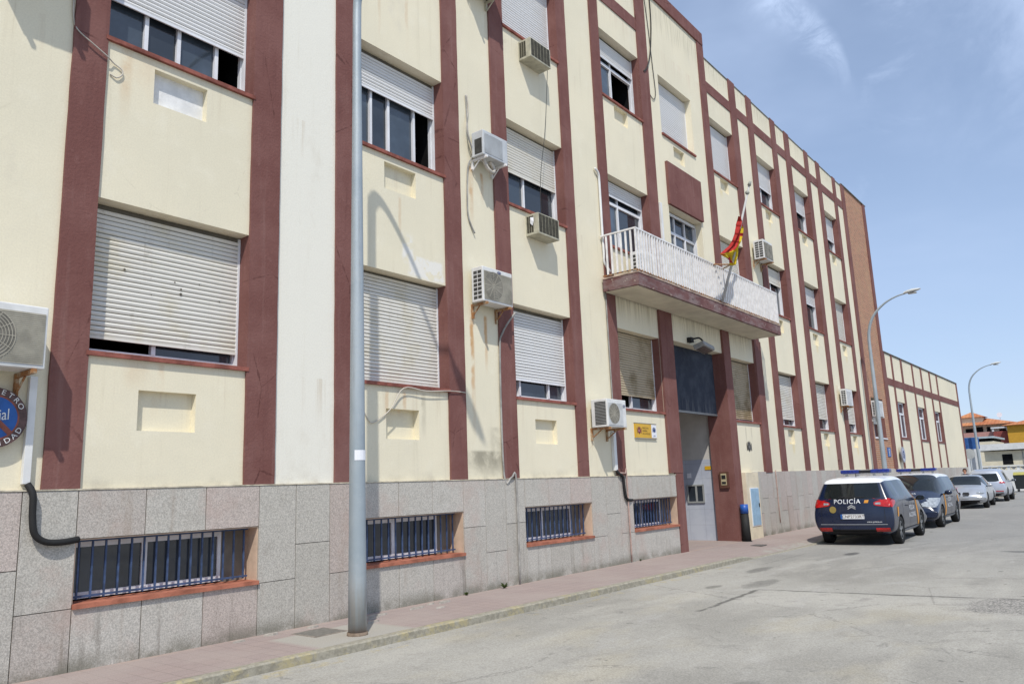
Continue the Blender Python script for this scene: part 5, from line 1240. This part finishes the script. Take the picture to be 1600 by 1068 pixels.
# ------------------------------------------------------------------ person behind the sedan
SKIN=plain('skin',(.45,.25,.17),.6,.3,var=.08); HAIR=plain('dark_reddish_hair',(.05,.018,.010),.6,.3,var=.2); SHIRT=plain('dark_top',(.03,.035,.06),.85,.2); TROU=plain('dark_trousers',(.02,.022,.03),.85,.2)
def person(x,y,label):
    r=empty('person',(x,y,0),label,'person')
    verts=[];edges=[];rad=[]
    def vtx(p,rr): verts.append(p); rad.append(rr); return len(verts)-1
    pel=vtx((0,0,.93),(.15,.11)); ch=vtx((0,0,1.15),(.13,.10)); sh=vtx((0,0,1.32),(.15,.10)); nk=vtx((0,0,1.41),(.055,.055)); nh=vtx((0,0,1.46),(.052,.055)); hd=vtx((-.005,0,1.535),(.078,.09)); ht=vtx((0,0,1.60),(.062,.075))
    edges+=[(pel,ch),(ch,sh),(sh,nk),(nk,nh),(nh,hd),(hd,ht)]
    for s__ in (-1,1):
        h=vtx((0,s__*.09,.84),(.095,.085)); kn=vtx((-.01,s__*.10,.47),(.06,.06)); an=vtx((.01,s__*.10,.09),(.04,.04)); ft=vtx((-.14,s__*.12,.035),(.04,.035)); edges+=[(pel,h),(h,kn),(kn,an),(an,ft)]
        so_=vtx((0,s__*.18,1.33),(.055,.055)); el=vtx((.02,s__*.23,1.07),(.042,.042)); wr=vtx((-.03,s__*.24,.83),(.028,.028)); pm=vtx((-.04,s__*.24,.76),(.035,.02)); edges+=[(sh,so_),(so_,el),(el,wr),(wr,pm)]
        for q in range(4): f1=vtx((-.065+.018*q,s__*.24,.70),(.009,.009)); f2=vtx((-.07+.02*q,s__*.235,.655-.004*abs(q-1.5)),(.008,.008)); edges+=[(pm,f1),(f1,f2)]
        th=vtx((-.075,s__*.225,.745),(.009,.009)); th2=vtx((-.09,s__*.22,.71),(.008,.008)); edges+=[(pm,th),(th,th2)]
    me=bpy.data.meshes.new('figure'); me.from_pydata(verts,edges,[]); o=bpy.data.objects.new('figure',me); COL.objects.link(o)
    o.modifiers.new('sk','SKIN'); 
    for i,v in enumerate(me.skin_vertices[0].data): v.radius=rad[i]; v.use_root=(i==0)
    s=o.modifiers.new('ss','SUBSURF'); s.levels=2; s.render_levels=2
    bpy.context.view_layer.update(); em=bpy.data.meshes.new_from_object(o.evaluated_get(bpy.context.evaluated_depsgraph_get())); bpy.data.objects.remove(o)
    for m_ in (SKIN,SHIRT,TROU): em.materials.append(m_)
    for p in em.polygons:
        z=p.center.z; p.use_smooth=True; p.material_index=0 if (z>1.40 or (z<.84 and abs(p.center.y)>.195)) else (1 if z>.95 else 2)
    b_=bpy.data.objects.new('body',em); COL.objects.link(b_); b_.parent=r
    def blob(nm,c,r3,mat,par,cut=None):
        g=MB(); K=16;N2=12; vs_=[]
        for i in range(N2+1):
            ph=PI*i/N2
            for q in range(K):
                a=2*PI*q/K; p=(c[0]+r3[0]*math.sin(ph)*math.cos(a),c[1]+r3[1]*math.sin(ph)*math.sin(a),c[2]+r3[2]*math.cos(ph))
                if cut and p[0]<cut and p[2]<c[2]+.03: p=(cut,p[1],p[2])
                vs_.append(p)
        g.add(vs_,[(i*K+q,i*K+(q+1)%K,(i+1)*K+(q+1)%K,(i+1)*K+q) for i in range(N2) for q in range(K)])
        me2=g.build(nm,mat,None,True); me2.parent=par; return me2
    blob('hair',(.018,0,1.565),(.108,.10,.115),HAIR,r,-.045)
    blob('nose',(-.095,0,1.535),(.016,.013,.02),SKIN,r)
    for s__ in (-1,1): blob('eye',(-.082,s__*.032,1.56),(.010,.013,.008),TRIM,r); blob('ear',(0,s__*.088,1.54),(.02,.012,.03),SKIN,r)
    blob('mouth',(-.088,0,1.495),(.006,.025,.006),RED,r)
    return r
person(46.0,-1.44,'person with dark hair standing behind the silver sedan by the wall')
# ------------------------------------------------------------------ far background
WHW=plain('white_rendered_wall',(.62,.64,.66),.9,.15,var=.08,scale=1.5); CRM=plain('pale_cream_render',(.62,.56,.42),.9,.15,var=.08,scale=1.5)
r=empty('sheet_fence',(62,.3,1.5),'blue corrugated sheet fence on a white wall beyond the annex','fence')
g=MB(); g.box(62,62.1,-.12,6,2.98,3.77); g.build('corrugated_sheet',BLUEC,r)
g=MB(); g.box(61.95,62.15,-.1,6,RZ,2.98); g.build('white_wall',WHW,r)
r=empty('round_road_sign',(58,-.05,0),'round road sign seen from behind on a grey post past the annex','road sign')
g=MB(); g.cyl((58,-.02,2.60),(58.03,-.02,2.60),.33,.33,28); g.build('disc',plain('grey_sign_back',(.40,.42,.42),.5,.4),r)
g=MB(); g.cyl((58.06,-.02,-.05),(58.06,-.02,2.85),.035,.035,10); g.build('post',GALV,r)
r=empty('low_pavilion',(75,-2,0),'low cream flat roofed building with one dark window at the street end','building')
g=MB(); holed=MB()
holed.box(75,83,-14,1.35,RZ,3.0)
holed.build('wall',CRM,r)
g=MB(); g.box(74.5,84,-14.4,2.2,3.08,3.58); g.build('roof',plain('white_roof_slab',(.60,.60,.58),.9,.15,var=.08),r)
g=MB(); g.box(74.98,75.02,-.60,.12,1.90,2.73); g.build('window',DARK,r)
g=MB(); g.box(74.95,75.03,-1.34,-1.28,RZ,3.0); g.build('downpipe',PIPEG,r)
r=empty('balustrade_wall',(70,-4,0),'low white wall with small ornamental openings in front of the cream pavilion','wall')
g=MB(); g.box(70,70.25,-14,1.2,RZ,1.48); g.box(69.95,70.3,-14,1.2,1.74,1.82)
yy=1.2
while yy>-14: g.box(70.02,70.23,yy-.18,yy,1.48,1.74); yy-=.62
g.build('wall',plain('white_garden_wall',(.66,.66,.64),.9,.15,var=.06),r)
g=MB(); yy=1.2-.18
while yy>-13.6:
    g.add([(70.1,yy,1.70),(70.1,yy-.44,1.70),(70.1,yy-.22,1.50)],[(0,1,2)]); g.add([(70.2,yy,1.70),(70.2,yy-.44,1.70),(70.2,yy-.22,1.50)],[(0,2,1)]); yy-=.62
g.build('ornament',plain('grey_ornament_block',(.34,.34,.35),.8,.2),r)
r=empty('waste_container',(67,-1.9,RZ),'black waste container with a yellowish lid at the right edge','waste container')
g=MB(); 
g.add([(66.5,-1.40,.12),(66.5,-2.72,.12),(67.4,-2.72,.12),(67.4,-1.40,.12),(66.4,-1.32,1.10),(66.4,-2.80,1.10),(67.5,-2.80,1.10),(67.5,-1.32,1.10)],[(0,1,2,3),(4,7,6,5),(0,4,5,1),(1,5,6,2),(2,6,7,3),(3,7,4,0)]); g.build('bin_body',plain('black_plastic_bin',(.025,.03,.032),.6,.3),r,bevel=.02)
g=MB(); 
for i in range(6):
    a0=PI*i/6;a1=PI*(i+1)/6
    g.quad((66.95-.57*math.cos(a0),-1.35,1.10+.20*math.sin(a0)),(66.95-.57*math.cos(a0),-2.77,1.10+.20*math.sin(a0)),(66.95-.57*math.cos(a1),-2.77,1.10+.20*math.sin(a1)),(66.95-.57*math.cos(a1),-1.35,1.10+.20*math.sin(a1)))
g.build('lid',plain('dull_yellow_lid',(.40,.36,.10),.6,.3),r)
for (xx,yy) in ((66.55,-1.5),(66.55,-2.6),(67.35,-1.5),(67.35,-2.6)): g=MB(); g.cyl((xx,yy-.03,.02),(xx,yy+.03,.02),.10,.10,14); g.build('wheel',TYRE,r)
ROOFT=M('orange_roof_tiles',.85,.2); tw=((ROOFT.y*16).sin()+1)*.5
ROOFT.base(ROOFT.mix((.38,.13,.06),(.50,.22,.10),ROOFT.noise(.6,5,.6).rng(.35,.65))); ROOFT.bump(tw,.05,.6); ROOFT=ROOFT.m
def hip(mb,x0,x1,y0,y1,z0,z1,ov=.4,inset=None):
    x0-=ov;x1+=ov;y0-=ov;y1+=ov; i=inset if inset is not None else min(x1-x0,y1-y0)/2*.98
    a=[(x0,y0,z0),(x1,y0,z0),(x1,y1,z0),(x0,y1,z0)]; xm0,xm1=x0+i,x1-i; ym0,ym1=y0+i,y1-i
    if xm1<xm0: xm0=xm1=(x0+x1)/2
    if ym1<ym0: ym0=ym1=(y0+y1)/2
    b_=[(xm0,ym0,z1),(xm1,ym0,z1),(xm1,ym1,z1),(xm0,ym1,z1)]
    mb.add(a+b_,[(0,1,5,4),(1,2,6,5),(2,3,7,6),(3,0,4,7),(4,5,6,7),(3,2,1,0)])
r=empty('apartment_block',(114,5,0),'apartment block with orange hipped roofs and pink balcony wall behind the blue fence','building')
g=MB(); g.box(112,122,2.6,16,RZ,7.0); g.build('wall',CRM,r)
g=MB(); hip(g,111.5,122,2.6,16,6.95,8.1,.7,4.5); g.build('roof',ROOFT,r)
g=MB(); g.box(112.5,115,5.9,8.4,7.3,8.05); g.build('stair_turret',CRM,r)
g=MB(); hip(g,112.5,115,5.9,8.4,8.02,8.75,.35); g.build('turret_roof',ROOFT,r)
g=MB(); g.box(110.5,112,4.65,16,5.35,6.05); g.box(110.5,112,4.65,16,RZ,5.34); g.build('pink_balcony_wall',plain('pink_render',(.42,.23,.20),.9,.15,var=.08),r)
g=MB(); g.box(109.8,112,3.1,4.62,RZ,6.0); g.build('red_brick_bay',plain('dark_red_brick',(.25,.075,.065),.9,.15,var=.15,scale=2),r)
g=MB(); g.box(109.6,110.6,2.9,4.8,6.35,6.5); g.box(109.7,109.9,4.5,4.7,6.0,6.35); g.box(109.7,109.9,3.0,3.2,6.0,6.35); g.build('porch_canopy',WHW,r)
for (y0,y1,z0,z1) in ((7.0,7.8,6.1,6.6),(5.9,6.6,6.1,6.75),(5.1,5.5,6.05,6.7),(3.5,4.2,6.05,6.35),(9,10,6.1,6.7)): 
    g=MB(); g.box(111.93,112.01,y0,y1,z0,z1); w_=g.build('window',DARK,r); g=MB(); g.box(111.90,111.95,y0-.06,y1+.06,z0-.08,z0-.001); g.build('sill',WHW,w_)
g=MB(); g.box(92,100,2.6,4.9,RZ,4.35,0); g.box(91.8,100.2,2.5,5.2,4.66,4.84,1); g.box(92.3,99.5,2.8,4.8,4.35,4.66,2)
tag(g.build('glazed_kiosk',[CRM,plain('grey_blue_roof_sheet',(.38,.45,.47),.6,.3),DARK]),'flat grey roofed kiosk with dark windows between fence and apartments','kiosk')
r=empty('yellow_house',(112,-2,0),'mustard yellow house with orange tiled roof at the right edge','house')
g=MB(); g.box(107,116,-12,2.85,RZ,6.5); g.build('wall',plain('mustard_render',(.48,.27,.04),.9,.15,var=.08),r)
g=MB(); hip(g,107,116,-12,2.85,6.5,7.5,.5,4); g.build('roof',ROOFT,r)
g=MB(); g.box(106.95,107.02,-3,-2,3.4,4.8); g.build('window',DARK,r)
for (yy,zz0,lab) in ((4.1,7.95,'small white satellite dish on the orange roof ridge'),):
    g=MB(); g.cyl((113.5,yy,7.6),(113.5,yy,8.1),.03,.03,8); g.disc((113.3,yy,8.15),.3,axis='x',n=16); tag(g.build('satellite_dish',WHITES),lab,'satellite dish')
# far low ridge of buildings and land closing the horizon
hm=MB()
for i in range(24):
    y0=-260+i*22; h=6+4*math.sin(i*1.7)+2*math.sin(i*.6)
    hm.add([(330,y0,RZ-.5),(330,y0+22,RZ-.5),(345,y0+22,h*.9),(345,y0,h)],[(0,1,2,3)]); hm.add([(345,y0,h),(345,y0+22,h*.9),(420,y0+22,RZ-.5),(420,y0,RZ-.5)],[(0,1,2,3)])
tag(hm.build('hills',plain('distant_dry_land',(.22,.20,.14),.95,.1,var=.2,scale=.03)),kind='structure')
